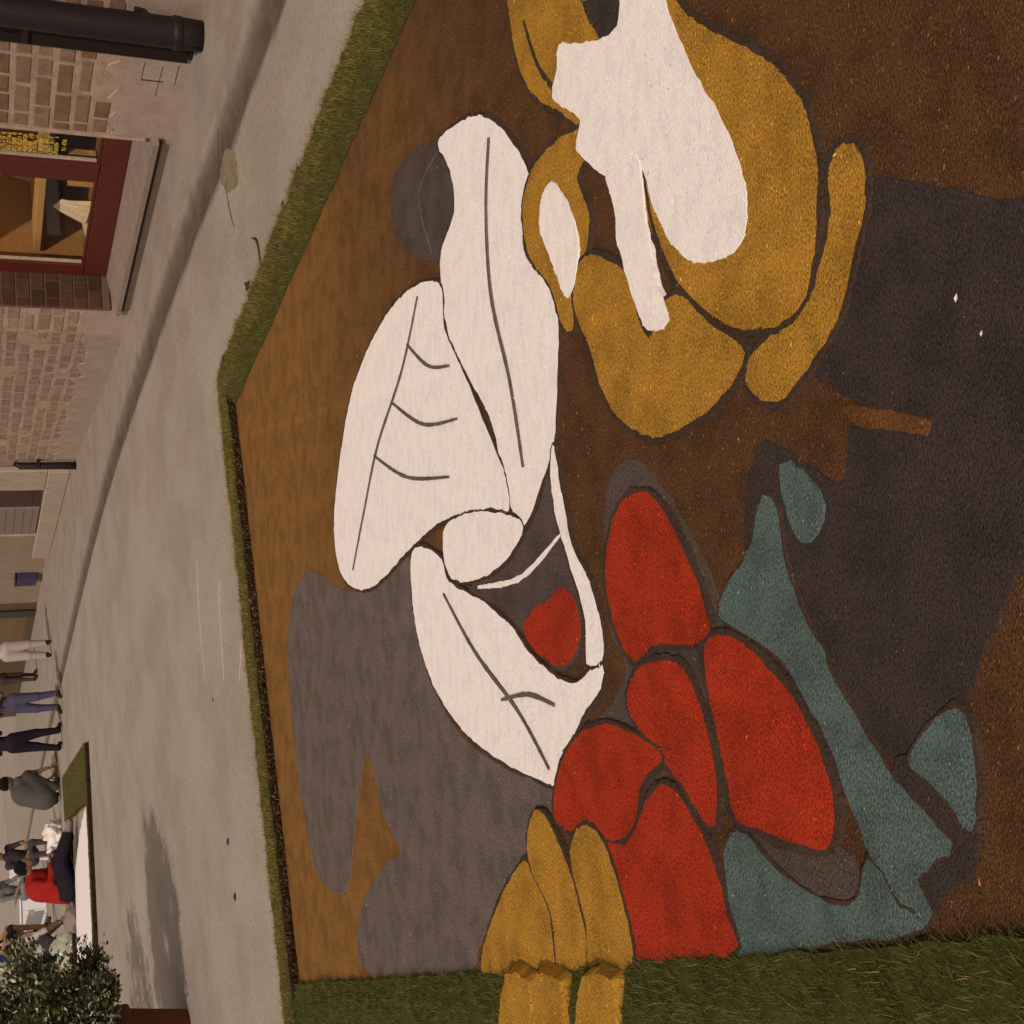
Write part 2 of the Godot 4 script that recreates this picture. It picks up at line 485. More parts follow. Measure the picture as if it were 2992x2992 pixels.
	field("white_leaf", "white", [Vector2(1.281, -3.677), Vector2(1.220, -3.548), Vector2(1.097, -3.391), Vector2(0.978, -3.301), Vector2(0.864, -3.354), Vector2(0.759, -3.344), Vector2(0.668, -3.190), Vector2(0.545, -3.130), Vector2(0.367, -3.147), Vector2(0.203, -3.177), Vector2(0.070, -3.278), Vector2(-0.039, -3.398), Vector2(0.043, -3.514), Vector2(0.282, -3.627), Vector2(0.477, -3.846), Vector2(0.643, -4.011), Vector2(0.893, -4.063), Vector2(1.027, -3.919), Vector2(1.180, -3.950), Vector2(1.305, -4.057), Vector2(1.311, -3.850)], 0.010)
	field("white_leaf", "white", [Vector2(0.810, -4.080), Vector2(0.844, -4.425), Vector2(0.758, -4.798), Vector2(0.559, -5.173), Vector2(0.295, -5.389), Vector2(0.009, -5.530), Vector2(-0.186, -5.511), Vector2(-0.296, -5.353), Vector2(-0.315, -5.070), Vector2(-0.255, -4.806), Vector2(-0.130, -4.465), Vector2(-0.021, -4.082), Vector2(0.012, -3.666), Vector2(-0.006, -3.517), Vector2(0.110, -3.531), Vector2(0.287, -3.694), Vector2(0.500, -3.893), Vector2(0.647, -4.037)], 0.010)
	field("white_leaf", "white", [Vector2(-0.030, -4.030), Vector2(0.004, -3.711), Vector2(-0.031, -3.417), Vector2(-0.130, -3.503), Vector2(-0.203, -3.701), Vector2(-0.234, -3.941), Vector2(-0.198, -4.067), Vector2(-0.096, -4.098)], 0.010)
	field("white_leaf", "white", [Vector2(-0.140, -4.434), Vector2(-0.153, -4.145), Vector2(-0.240, -4.044), Vector2(-0.285, -3.775), Vector2(-0.346, -3.537), Vector2(-0.422, -3.381), Vector2(-0.467, -3.235), Vector2(-0.483, -3.081), Vector2(-0.406, -2.910), Vector2(-0.478, -2.922), Vector2(-0.555, -3.019), Vector2(-0.685, -3.142), Vector2(-0.786, -3.199), Vector2(-0.794, -3.364), Vector2(-0.788, -3.648), Vector2(-0.735, -3.974), Vector2(-0.603, -4.260), Vector2(-0.401, -4.422)], 0.010)
	field("white_leaf", "white", [Vector2(0.188, -3.178), Vector2(0.050, -3.130), Vector2(-0.113, -3.061), Vector2(-0.197, -2.969), Vector2(-0.321, -2.905), Vector2(-0.399, -2.909), Vector2(-0.415, -2.996), Vector2(-0.299, -2.997), Vector2(-0.179, -3.065), Vector2(-0.054, -3.149), Vector2(0.067, -3.198)], 0.008)
	field("grey_leaf", "dim", [Vector2(0.099, -3.218), Vector2(-0.032, -3.169), Vector2(-0.173, -3.088), Vector2(-0.287, -3.022), Vector2(-0.407, -3.060), Vector2(-0.452, -3.181), Vector2(-0.389, -3.360), Vector2(-0.307, -3.576), Vector2(-0.253, -3.844), Vector2(-0.186, -3.569), Vector2(-0.087, -3.401), Vector2(0.007, -3.281)], 0.006)
	layer = 0.0320
	vein("leaf_vein", "white", [Vector2(-0.246, -3.773), Vector2(-0.201, -3.427), Vector2(-0.069, -3.143)], 0.004, 0.014)
	layer = 0.0325
	field("red_leaf", "red", [Vector2(-0.217, -3.151), Vector2(-0.245, -3.068), Vector2(-0.316, -3.030), Vector2(-0.385, -3.059), Vector2(-0.443, -3.156), Vector2(-0.427, -3.269), Vector2(-0.390, -3.379), Vector2(-0.345, -3.407), Vector2(-0.292, -3.335), Vector2(-0.254, -3.223)], 0.0)
	vein("leaf_vein", "grey", [Vector2(0.804, -4.306), Vector2(0.552, -4.509), Vector2(0.286, -4.835), Vector2(0.028, -5.042), Vector2(-0.237, -5.239)], 0.003, 0.009)
	vein("leaf_vein", "grey", [Vector2(0.645, -4.439), Vector2(0.537, -4.209), Vector2(0.512, -3.994)], 0.002, 0.007)
	vein("leaf_vein", "grey", [Vector2(0.441, -4.636), Vector2(0.331, -4.281), Vector2(0.323, -3.930)], 0.002, 0.007)
	vein("leaf_vein", "grey", [Vector2(0.245, -4.889), Vector2(0.143, -4.476), Vector2(0.127, -4.020)], 0.002, 0.007)
	vein("leaf_vein", "grey", [Vector2(1.187, -3.594), Vector2(0.960, -3.630), Vector2(0.684, -3.603), Vector2(0.401, -3.472), Vector2(0.136, -3.388)], 0.003, 0.008)
	vein("leaf_vein", "grey", [Vector2(-0.284, -4.100), Vector2(-0.463, -3.810), Vector2(-0.610, -3.470), Vector2(-0.750, -3.250)], 0.003, 0.009)
	vein("leaf_vein", "grey", [Vector2(-0.594, -3.594), Vector2(-0.551, -3.388), Vector2(-0.558, -3.204)], 0.003, 0.008)
	layer = 0.0275
	field("gold_leaf", "gold", [Vector2(1.647, -3.407), Vector2(1.488, -3.412), Vector2(1.323, -3.350), Vector2(1.212, -3.250), Vector2(1.110, -3.079), Vector2(1.027, -2.928), Vector2(1.086, -2.771), Vector2(1.236, -2.851), Vector2(1.483, -3.010)], 0.012)
	field("dark_leaf", "charcoal", [Vector2(1.455, -2.979), Vector2(1.294, -2.893), Vector2(1.189, -2.789), Vector2(1.189, -2.738), Vector2(1.281, -2.716), Vector2(1.347, -2.713)], 0.0)
	field("gold_leaf", "gold", [Vector2(1.307, -2.585), Vector2(1.126, -2.412), Vector2(0.931, -2.131), Vector2(0.805, -2.010), Vector2(0.676, -1.961), Vector2(0.522, -1.970), Vector2(0.414, -2.008), Vector2(0.373, -2.097), Vector2(0.387, -2.240), Vector2(0.444, -2.397), Vector2(0.549, -2.508), Vector2(0.711, -2.613), Vector2(0.865, -2.658), Vector2(1.118, -2.633)], 0.014)
	layer = 0.0310
	field("white_leaf", "white", [Vector2(1.361, -2.715), Vector2(1.224, -2.741), Vector2(1.244, -2.911), Vector2(1.296, -3.076), Vector2(1.234, -3.090), Vector2(1.164, -3.124), Vector2(1.050, -2.958), Vector2(0.984, -2.987), Vector2(0.865, -2.810), Vector2(0.865, -2.658), Vector2(0.715, -2.575), Vector2(0.589, -2.459), Vector2(0.548, -2.338), Vector2(0.563, -2.227), Vector2(0.649, -2.194), Vector2(0.815, -2.263), Vector2(0.999, -2.395), Vector2(1.172, -2.499), Vector2(1.297, -2.560)], 0.0)
	field("gold_leaf", "gold", [Vector2(0.675, -2.972), Vector2(0.659, -2.850), Vector2(0.589, -2.725), Vector2(0.488, -2.676), Vector2(0.414, -2.619), Vector2(0.492, -2.540), Vector2(0.491, -2.464), Vector2(0.428, -2.376), Vector2(0.365, -2.262), Vector2(0.330, -2.217), Vector2(0.272, -2.259), Vector2(0.213, -2.385), Vector2(0.175, -2.575), Vector2(0.216, -2.743), Vector2(0.316, -2.867), Vector2(0.444, -2.937), Vector2(0.572, -3.025)], 0.012)
	layer = 0.0345
	field("white_leaf", "white", [Vector2(0.872, -2.810), Vector2(0.774, -2.772), Vector2(0.676, -2.757), Vector2(0.529, -2.687), Vector2(0.437, -2.618), Vector2(0.445, -2.523), Vector2(0.563, -2.582), Vector2(0.725, -2.620), Vector2(0.872, -2.658)], 0.0)
	layer = 0.0285
	field("gold_leaf", "gold", [Vector2(1.026, -2.938), Vector2(1.033, -3.152), Vector2(0.985, -3.301), Vector2(0.880, -3.353), Vector2(0.752, -3.306), Vector2(0.642, -3.174), Vector2(0.526, -3.104), Vector2(0.498, -3.039), Vector2(0.586, -3.024), Vector2(0.701, -2.945), Vector2(0.797, -2.928), Vector2(0.905, -2.991), Vector2(0.952, -2.926)], 0.010)
	layer = 0.0340
	field("white_leaf", "white", [Vector2(0.926, -3.141), Vector2(0.855, -3.053), Vector2(0.739, -2.987), Vector2(0.647, -2.999), Vector2(0.590, -3.060), Vector2(0.688, -3.136), Vector2(0.819, -3.221), Vector2(0.903, -3.202)], 0.0)
	layer = 0.0270
	field("gold_leaf", "gold", [Vector2(0.682, -1.876), Vector2(0.650, -1.832), Vector2(0.569, -1.821), Vector2(0.459, -1.861), Vector2(0.357, -1.911), Vector2(0.271, -2.005), Vector2(0.216, -2.104), Vector2(0.240, -2.193), Vector2(0.302, -2.218), Vector2(0.343, -2.145), Vector2(0.385, -2.026), Vector2(0.467, -1.956), Vector2(0.563, -1.923), Vector2(0.655, -1.924)], 0.012)
	layer = 0.0300
	vein("leaf_vein", "outline", [Vector2(0.832, -2.633), Vector2(0.679, -2.589), Vector2(0.534, -2.497), Vector2(0.440, -2.375), Vector2(0.372, -2.231), Vector2(0.372, -2.153)], 0.003, 0.012)
	vein("leaf_vein", "outline", [Vector2(0.415, -2.627), Vector2(0.348, -2.604), Vector2(0.286, -2.569)], 0.002, 0.010)
	layer = 0.0275
	field("charcoal_leaf", "charcoal", [Vector2(-0.463, -1.777), Vector2(-0.456, -1.682), Vector2(-0.483, -1.632), Vector2(-0.571, -1.580), Vector2(-0.618, -1.593), Vector2(-0.682, -1.663), Vector2(-0.744, -1.718), Vector2(-0.722, -1.771), Vector2(-0.649, -1.714), Vector2(-0.596, -1.648), Vector2(-0.528, -1.765)], 0.0)
	field("teal_leaf", "teal", [Vector2(0.017, -2.167), Vector2(-0.012, -2.116), Vector2(-0.126, -2.092), Vector2(-0.280, -1.992), Vector2(-0.419, -1.870), Vector2(-0.517, -1.757), Vector2(-0.585, -1.640), Vector2(-0.625, -1.677), Vector2(-0.670, -1.722), Vector2(-0.719, -1.690), Vector2(-0.756, -1.725), Vector2(-0.750, -1.786), Vector2(-0.680, -1.834), Vector2(-0.585, -1.896), Vector2(-0.451, -1.980), Vector2(-0.322, -2.110), Vector2(-0.270, -2.257), Vector2(-0.241, -2.343), Vector2(-0.186, -2.320), Vector2(-0.102, -2.227)], 0.006)
	field("teal_leaf", "teal", [Vector2(0.083, -2.100), Vector2(0.069, -2.035), Vector2(0.002, -1.963), Vector2(-0.050, -1.988), Vector2(-0.073, -2.040), Vector2(0.004, -2.090)], 0.0)
	field("teal_leaf", "teal", [Vector2(-0.348, -1.620), Vector2(-0.420, -1.581), Vector2(-0.490, -1.577), Vector2(-0.552, -1.593), Vector2(-0.495, -1.670), Vector2(-0.456, -1.738)], 0.008)
	field("teal_leaf", "teal", [Vector2(-0.780, -2.341), Vector2(-0.727, -2.313), Vector2(-0.713, -2.256), Vector2(-0.765, -2.124), Vector2(-0.782, -1.986), Vector2(-0.756, -1.892), Vector2(-0.664, -1.856), Vector2(-0.685, -1.816), Vector2(-0.731, -1.772), Vector2(-0.742, -1.711), Vector2(-0.785, -1.774), Vector2(-0.866, -1.989), Vector2(-0.995, -2.312), Vector2(-0.878, -2.328)], 0.006)
	layer = 0.0300
	field("red_petal", "red", [Vector2(0.035, -2.738), Vector2(0.025, -2.619), Vector2(-0.089, -2.490), Vector2(-0.273, -2.379), Vector2(-0.317, -2.476), Vector2(-0.327, -2.623), Vector2(-0.383, -2.736), Vector2(-0.301, -2.831), Vector2(-0.165, -2.877), Vector2(-0.026, -2.826)], 0.014)
	field("red_petal", "red", [Vector2(-0.374, -2.625), Vector2(-0.377, -2.502), Vector2(-0.477, -2.415), Vector2(-0.625, -2.366), Vector2(-0.727, -2.392), Vector2(-0.654, -2.515), Vector2(-0.577, -2.660), Vector2(-0.503, -2.770), Vector2(-0.421, -2.733)], 0.014)
	field("red_petal", "red", [Vector2(-0.297, -2.374), Vector2(-0.293, -2.258), Vector2(-0.367, -2.108), Vector2(-0.461, -2.007), Vector2(-0.566, -1.953), Vector2(-0.662, -1.965), Vector2(-0.688, -2.067), Vector2(-0.687, -2.215), Vector2(-0.681, -2.291), Vector2(-0.571, -2.332), Vector2(-0.436, -2.380), Vector2(-0.342, -2.404)], 0.016)
	field("red_petal", "red", [Vector2(-0.883, -3.222), Vector2(-0.737, -3.179), Vector2(-0.623, -3.055), Vector2(-0.568, -2.882), Vector2(-0.577, -2.700), Vector2(-0.606, -2.603), Vector2(-0.684, -2.705), Vector2(-0.809, -2.757), Vector2(-0.882, -2.897), Vector2(-0.897, -3.086)], 0.012)
	field("red_petal", "red", [Vector2(-0.668, -2.576), Vector2(-0.720, -2.471), Vector2(-0.808, -2.381), Vector2(-0.913, -2.329), Vector2(-0.997, -2.325), Vector2(-1.156, -2.754), Vector2(-1.014, -2.817), Vector2(-0.904, -2.929), Vector2(-0.855, -2.781), Vector2(-0.725, -2.680)], 0.012)
	layer = 0.0345
	field("gold_petal", "gold", [Vector2(-1.088, -3.478), Vector2(-1.076, -3.379), Vector2(-1.171, -3.266), Vector2(-1.344, -3.219), Vector2(-1.448, -3.499), Vector2(-1.524, -3.806), Vector2(-1.314, -3.702)], 0.010)
	field("gold_petal", "gold", [Vector2(-0.895, -3.350), Vector2(-0.908, -3.252), Vector2(-1.024, -3.119), Vector2(-1.163, -3.035), Vector2(-1.269, -3.021), Vector2(-1.340, -3.204), Vector2(-1.168, -3.255), Vector2(-1.078, -3.387), Vector2(-0.988, -3.413)], 0.010)
	field("gold_petal", "gold", [Vector2(-0.868, -3.036), Vector2(-0.875, -2.927), Vector2(-0.991, -2.830), Vector2(-1.158, -2.773), Vector2(-1.257, -3.002), Vector2(-1.132, -3.027), Vector2(-1.006, -3.105), Vector2(-0.932, -3.108)], 0.010)
	layer = 0.0300
	vein("leaf_vein", "outline", [Vector2(1.451, -3.312), Vector2(1.275, -3.210), Vector2(1.081, -2.998)], 0.003, 0.009)

# ------------------------------------------------------------------ turf borders
func blade_mesh(seed_bend: float) -> ArrayMesh:
	var st := begin(false)
	var l := []
	for i in 4:
		var t := i / 3.0
		l.append([P(-0.5 * (1.0 - t * 0.9), t, seed_bend * t * t), P(0.5 * (1.0 - t * 0.9), t, seed_bend * t * t)])
	for i in 3:
		if i < 2: quad(st, l[i][0], l[i + 1][0], l[i + 1][1], l[i][1])
		else: tri(st, l[i][0], (l[3][0] + l[3][1]) * 0.5, l[i][1])
	return done(st)

func turf(called: String, label: String, a: Vector2, b: Vector2, width_dir: Vector2, width: float, h: float, per_m2: float, col: Color, dry: float, group := "", tuft := 1.0, inner_h := 1.0) -> Node3D:
	# a strip from a to b (its inner edge) that is width wide towards width_dir
	var t := thing(called, label, "turf border", Vector3.ZERO, 0.0, group)
	var along := b - a
	var n := maxi(4, int(along.length() / 0.05))
	var inner := []
	var outer := []
	for i in n + 1:
		var p := a + along * (float(i) / n)
		inner.append(p + width_dir * noise.get_noise_2d(p.x * 6.0, p.y * 6.0 + 40.0) * 0.018)
		outer.append(p + width_dir * (width + noise.get_noise_2d(p.x * 4.0, p.y * 4.0) * 0.05 + noise.get_noise_2d(p.x * 16.0, p.y * 16.0) * 0.02))
	var st := begin(true)
	var top := begin(true)
	var hh := func(p: Vector2) -> float: return h + noise.get_noise_2d(p.x * 9.0, p.y * 9.0) * 0.010
	for i in n:
		var p0: Vector2 = inner[i]; var p1: Vector2 = inner[i + 1]; var q0: Vector2 = outer[i]; var q1: Vector2 = outer[i + 1]
		var jag := width_dir * rng.randf_range(0.0, 0.012)
		quad(st, P(p0.x, hh.call(p0) * inner_h, p0.y), P(p1.x, hh.call(p1) * inner_h, p1.y), P(p1.x - jag.x, 0.0, p1.y - jag.y), P(p0.x - jag.x, 0.0, p0.y - jag.y))
		quad(st, P(q0.x, hh.call(q0) * 0.8, q0.y), P(q1.x, hh.call(q1) * 0.8, q1.y), P(q1.x + jag.x, 0.0, q1.y + jag.y), P(q0.x + jag.x, 0.0, q0.y + jag.y))
		var m0 := p0.lerp(q0, 0.25)
		var m1 := p1.lerp(q1, 0.25)
		quad(top, P(p0.x, hh.call(p0) * inner_h, p0.y), P(p1.x, hh.call(p1) * inner_h, p1.y), P(m1.x, hh.call(m1), m1.y), P(m0.x, hh.call(m0), m0.y))
		quad(top, P(m0.x, hh.call(m0), m0.y), P(m1.x, hh.call(m1), m1.y), P(q1.x, hh.call(q1) * 0.8, q1.y), P(q0.x, hh.call(q0) * 0.8, q0.y))
	for e in [0, n]:
		var p: Vector2 = inner[e]; var q: Vector2 = outer[e]
		quad(st, P(p.x, hh.call(p), p.y), P(q.x, hh.call(q) * 0.8, q.y), P(q.x, 0.0, q.y), P(p.x, 0.0, p.y))
	put("soil", done(st), M.soil, t)
	put("thatch", done(top), M.thatch, t)
	if inner_h >= 0.9:   # crumbs of earth along the cut face
		var cl := []
		var clt := []
		for i in int(along.length() * 420.0):
			var p := a + along * rng.randf() - width_dir * rng.randf_range(-0.012, 0.030) * rng.randf()
			var sz := rng.randf_range(0.006, 0.017)
			cl.append(Transform3D(Basis.from_euler(P(rng.randf() * 6.0, rng.randf() * 6.0, rng.randf() * 6.0)).scaled(P(sz, sz * 1.3, sz * 1.5)), P(p.x, rng.randf_range(0.02, h * 0.95), p.y)))
			clt.append(Color(0.085, 0.05, 0.024) * rng.randf_range(0.35, 1.5) if rng.randf() < 0.9 else Color(0.20, 0.15, 0.06))
		scatter("earth_crumbs", flecks, M.fleck, cl, clt, t)
	var m := [blade_mesh(0.15), blade_mesh(0.6)]
	var count := int(along.length() * width * per_m2)
	for k in 2:
		var at := []
		var tint := []
		for i in count / 2:
			var u := rng.randf() * n
			var i0 := mini(int(u), n - 1)
			var pi: Vector2 = inner[i0].lerp(inner[i0 + 1], u - i0)
			var po: Vector2 = outer[i0].lerp(outer[i0 + 1], u - i0)
			var w := rng.randf()
			if rng.randf() < 0.12: w = rng.randf_range(0.94, 1.06)
			var p := pi.lerp(po, w)
			var clump := noise.get_noise_2d(p.x * 13.0, p.y * 13.0)
			var bald := clump < -0.28 and rng.randf() < 0.75
			for q in gold_polys:
				if Geometry2D.is_point_in_polygon(p, q): bald = true
			if bald: continue
			var l := h * 0.42 * tuft * (1.0 if rng.randf() < 0.94 else 1.7) * rng.randf_range(0.55, 1.25) * (1.0 + clump * 0.8) + 0.008
			var lean := rng.randf_range(0.15, 1.0)
			var bs := Basis(Vector3.UP, rng.randf() * TAU2) * Basis(Vector3.RIGHT, lean)
			bs = bs * Basis.from_scale(P(rng.randf_range(0.002, 0.0038), l, l))
			at.append(Transform3D(bs, P(p.x, h * (lerpf(inner_h, 1.0, clampf(w / 0.25, 0.0, 1.0)) if w < 0.25 else lerpf(1.0, 0.8, (w - 0.25) / 0.75)) - 0.012 - (0.02 if w > 1.0 or w < 0.0 else 0.0), p.y)))
			var v := rng.randf_range(0.6, 1.35) * (1.0 + noise.get_noise_2d(p.x * 3.0 + 9.0, p.y * 3.0) * 0.35)
			var c := col * v
			if rng.randf() < dry: c = Color(0.22, 0.16, 0.06) * rng.randf_range(0.5, 1.2)
			elif rng.randf() < 0.25: c = Color(c.r * 1.35, c.g * 1.12, c.b)
			tint.append(c)
		scatter("grass_blades", m[k], M.blade, at, tint, t)
	return t

var gold_polys: Array = []

func plan_gold() -> void:
	for q in [[Vector2(-1.437, -3.512), Vector2(-1.399, -3.418), Vector2(-1.396, -3.344), Vector2(-1.468, -3.333), Vector2(-1.570, -3.354), Vector2(-1.647, -3.554), Vector2(-1.553, -3.569)], [Vector2(-1.374, -3.305), Vector2(-1.329, -3.208), Vector2(-1.319, -3.124), Vector2(-1.372, -3.107), Vector2(-1.483, -3.127), Vector2(-1.558, -3.323), Vector2(-1.461, -3.314)], [Vector2(-1.263, -2.978), Vector2(-1.220, -2.884), Vector2(-1.215, -2.820), Vector2(-1.263, -2.799), Vector2(-1.362, -2.810), Vector2(-1.440, -3.012), Vector2(-1.339, -3.014)]]:
		gold_polys.append(clean(ragged(resample(spline(q, true, 0.03), 0.015), 0.012, 18.0, 3.0)))

func make_gold_on_turf() -> void:
	# the gold petals run on across the turf
	for p in gold_polys:
		var o := put("gold_petal", spread(p, 0.035, 0.075, 0.02), M.gold, carpet)
		sow(o, p, 0.075, Color(0.4, 0.22, 0.03), 5000.0, 0.5)

# ------------------------------------------------------------------ buildings
func brick_set() -> void:
	for v in 4:
		var st := begin(true)
		var s := P(0.398, 0.128, 0.06)
		cbox(st, Transform3D(Basis(Vector3.BACK, rng.randf_range(-0.008, 0.008)), P(0, 0, 0)), s - P(rng.randf() * 0.012, rng.randf() * 0.008, 0), 0.010 + 0.004 * v)
		brick_meshes.append(done(st))

func lay(parent: Node, s0: float, s1: float, h0: float, h1: float, face: float, mats: Array, _skip: Callable, pitch := Vector2(0.415, 0.146)) -> void:
	# old hand-laid courses: uneven lengths, some bricks sunk under smeared mortar
	var row := 0
	var h := h0
	while h < h1:
		var ch := pitch.y * rng.randf_range(0.93, 1.07)
		var s := s0 - rng.randf() * 0.3
		while s < s1:
			var e := s + pitch.x * (rng.randf_range(0.86, 1.08) if rng.randf() < 0.8 else rng.randf_range(0.5, 0.65))
			var a := maxf(s, s0)
			var b := minf(e, s1)
			if b - a > 0.08:
				var sunk := 0.006 if rng.randf() < 0.14 else 0.0
				var o := MeshInstance3D.new()
				o.mesh = brick_meshes[rng.randi() % 4]
				o.material_override = mats[rng.randi() % mats.size()]
				o.name = "brick"
				o.transform = Transform3D(Basis(Vector3.BACK, rng.randf_range(-0.012, 0.012)) * Basis.from_scale(P((b - a - rng.randf_range(0.012, 0.026)) / 0.398, (ch - rng.randf_range(0.012, 0.022)) / 0.128, 1)), P((a + b) * 0.5, h + ch * 0.5, face + sunk + rng.randf_range(-0.003, 0.002)))
				parent.add_child(o, true)
			s = e
		h += ch
		row += 1

func coat(called: String, parent: Node, s0: float, s1: float, top: float, wave: float, out: float, m: Material) -> void:
	# a coat of plaster over the foot of a wall, with a broken upper edge
	var p := PackedVector2Array()
	p.append(Vector2(s0, 0.0))
	p.append(Vector2(s1, 0.0))
	var s := s1
	while s > s0:
		p.append(Vector2(s, top + noise.get_noise_2d(s * 2.2, top * 9.0) * wave + noise.get_noise_2d(s * 5.0, 3.0) * wave * 0.06))
		s -= 0.06
	var mesh := spread(p, -0.02, out, 0.014)
	put(called, mesh, m, parent, Transform3D(Basis(P(1, 0, 0), P(0, 0, -1), P(0, 1, 0)), P(0, 0, 0.03)))

func facade(called: String, label: String, a: Vector2, b: Vector2) -> Node3D:
	# local x runs along the wall from a to b, y up, z into the wall
	var t := thing(called, label, "building", P(a.x, 0, a.y))
	var d := (b - a).normalized()
	var dx := P(d.x, 0, d.y)
	t.basis = Basis(dx, Vector3.UP, dx.cross(Vector3.UP))
	return t

func make_brick_building() -> void:
	var t := facade("brick_building", "brick shop building with red framed display window beside the black drainpipe", Vector2(3.57, -8.73), Vector2(2.02, -14.06))
	var w0 := 1.70
	var w1 := 4.93
	# masonry core round the window recess, 3.3 m high
	put("wall", box_at(-1.6, w0, 0.0, 3.3, 0.03, 0.50, 0.004), M.mortar, t)
	put("wall", box_at(w1, 5.56, 0.0, 3.3, 0.03, 0.50, 0.004), M.mortar, t)
	put("wall", box_at(w0, w1, 0.0, 0.14, 0.035, 0.50, 0.002), M.plaster, t)
	put("wall", box_at(w0, w1, 2.2, 3.3, 0.034, 0.50, 0.004), M.mortar, t)
	put("roof", box_at(-1.7, 5.6, 3.3, 3.42, -0.15, 3.2, 0.01), M.plaster, t)
	put("back_wall", box_at(-1.6, 5.56, 0.0, 3.3, 2.8, 3.0, 0.01), M.plaster, t)
	lay(t, -1.58, w0, 0.03, 1.75, 0.054, M.bricks, func(s, h, w): return s > 0.0 and s < 0.14 and h < 0.3)
	lay(t, w1, 5.55, 0.03, 1.75, 0.054, M.pale_bricks, func(_s, _h, _w): return false)
	# plaster smeared over the foot of the wall, cracked
	coat("plaster_coat", t, -1.58, w0 - 0.004, 0.52, 0.16, 0.009, M.plaster)
	coat("plaster_coat", t, w1 + 0.006, 5.56, 0.46, 0.10, 0.009, M.plaster)
	for c in [[0.72, 0.30, 0.92, 0.008, 0.02], [0.915, 0.16, 0.93, 0.16, 0.0], [0.74, 0.16, 1.12, 0.010, 0.03], [0.70, 0.07, 0.94, 0.009, 0.0]]:
		var cw: float = maxf(c[2] - c[0], 0.005)
		var chh: float = c[3] if c[3] > 0.05 else 0.005
		put("crack", box_at(c[0], c[0] + cw, c[1], c[1] + chh, 0.0185, 0.03, 0.001), M.crack, t, Transform3D(Basis(Vector3.BACK, c[4]), P(0, 0, 0)))
	# far jamb of the recess, its shade painted into the brick colour
	put("jamb", box_at(w1 - 0.03, w1 - 0.004, 0.2, 2.2, 0.0, 0.41, 0.004), M.shaded_mortar, t)
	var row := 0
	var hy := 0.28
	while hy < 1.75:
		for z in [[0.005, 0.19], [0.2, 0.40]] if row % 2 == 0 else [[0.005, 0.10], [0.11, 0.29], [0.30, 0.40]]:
			put("brick", box_at(w1 - 0.042, w1 - 0.02, hy, hy + 0.125, z[0], z[1], 0.006), M.shaded_bricks[rng.randi() % 3], t)
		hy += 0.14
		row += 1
	put("jamb", box_at(w0 + 0.002, w0 + 0.03, 0.2, 2.2, 0.004, 0.41, 0.004), M.mortar, t)
	# sloping stone sill
	var st := begin(true)
	var y0 := 0.10; var y1 := 0.145; var y2 := 0.225
	var xa := w0 - 0.02; var xb := w1 + 0.01
	quad(st, P(xa, y1, -0.05), P(xb, y1, -0.05), P(xb, y2, 0.41), P(xa, y2, 0.41))
	quad(st, P(xa, y1, -0.05), P(xa, y0, -0.045), P(xb, y0, -0.045), P(xb, y1, -0.05))
	quad(st, P(xa, y0, -0.045), P(xa, y0, 0.4), P(xb, y0, 0.4), P(xb, y0, -0.045))
	quad(st, P(xa, y1, -0.05), P(xa, y2, 0.41), P(xa, y0, 0.4), P(xa, y0, -0.045))
	quad(st, P(xb, y1, -0.05), P(xb, y0, -0.045), P(xb, y0, 0.4), P(xb, y2, 0.41))
	put("sill", done(st), M.sill, t)
	put("sill_shadow", box_at(xa, xb, 0.062, 0.098, 0.012, 0.2, 0.002), M.crack, t)  # dark strip painted in for the shadow under the sill
	# red timber window in the back of the recess
	var win := Node3D.new()
	win.name = "window"
	t.add_child(win, true)
	var z0 := 0.41
	put("bottom_rail", box_at(w0, w1 - 0.03, 0.222, 0.45, z0 - 0.03, z0 + 0.05, 0.008), M.red_wood, win)
	put("rail_bead", box_at(w0, w1 - 0.03, 0.452, 0.475, z0 - 0.018, z0 + 0.03, 0.005), M.red_wood, win)
	put("mullion", box_at(2.74, 2.885, 0.452, 2.2, z0 - 0.04, z0 + 0.04, 0.008), M.red_wood, win)
	put("mullion", box_at(2.893, 3.05, 0.452, 2.2, z0 - 0.032, z0 + 0.04, 0.008), M.red_wood, win)
	put("stile", box_at(4.66, w1 - 0.032, 0.452, 2.2, z0 - 0.032, z0 + 0.04, 0.008), M.red_wood, win)
	put("stile", box_at(w0 + 0.03, w0 + 0.12, 0.452, 2.2, z0 - 0.03, z0 + 0.04, 0.008), M.red_wood, win)
	put("head_rail", box_at(w0 + 0.03, w1 - 0.03, 2.08, 2.2, z0 - 0.034, z0 + 0.042, 0.008), M.red_wood, win)
	put("glazing_bead", box_at(2.715, 2.738, 0.48, 2.07, z0 - 0.012, z0 + 0.02, 0.004), M.pale_trim, win)
	put("glazing_bead", box_at(4.632, 4.658, 0.48, 2.07, z0 - 0.012, z0 + 0.02, 0.004), M.pale_trim, win)
	put("pane", box_at(w0 + 0.12, 2.714, 0.476, 2.08, z0 + 0.004, z0 + 0.010, 0.001), M.glass, win)
	put("pane", box_at(3.052, 4.631, 0.476, 2.08, z0 + 0.004, z0 + 0.010, 0.001), M.glass, win)
	# a column of small yellow lettering stuck on the narrow pane, too small to read
	st = begin(true)
	var y := 1.34
	var zl := z0 + 0.001
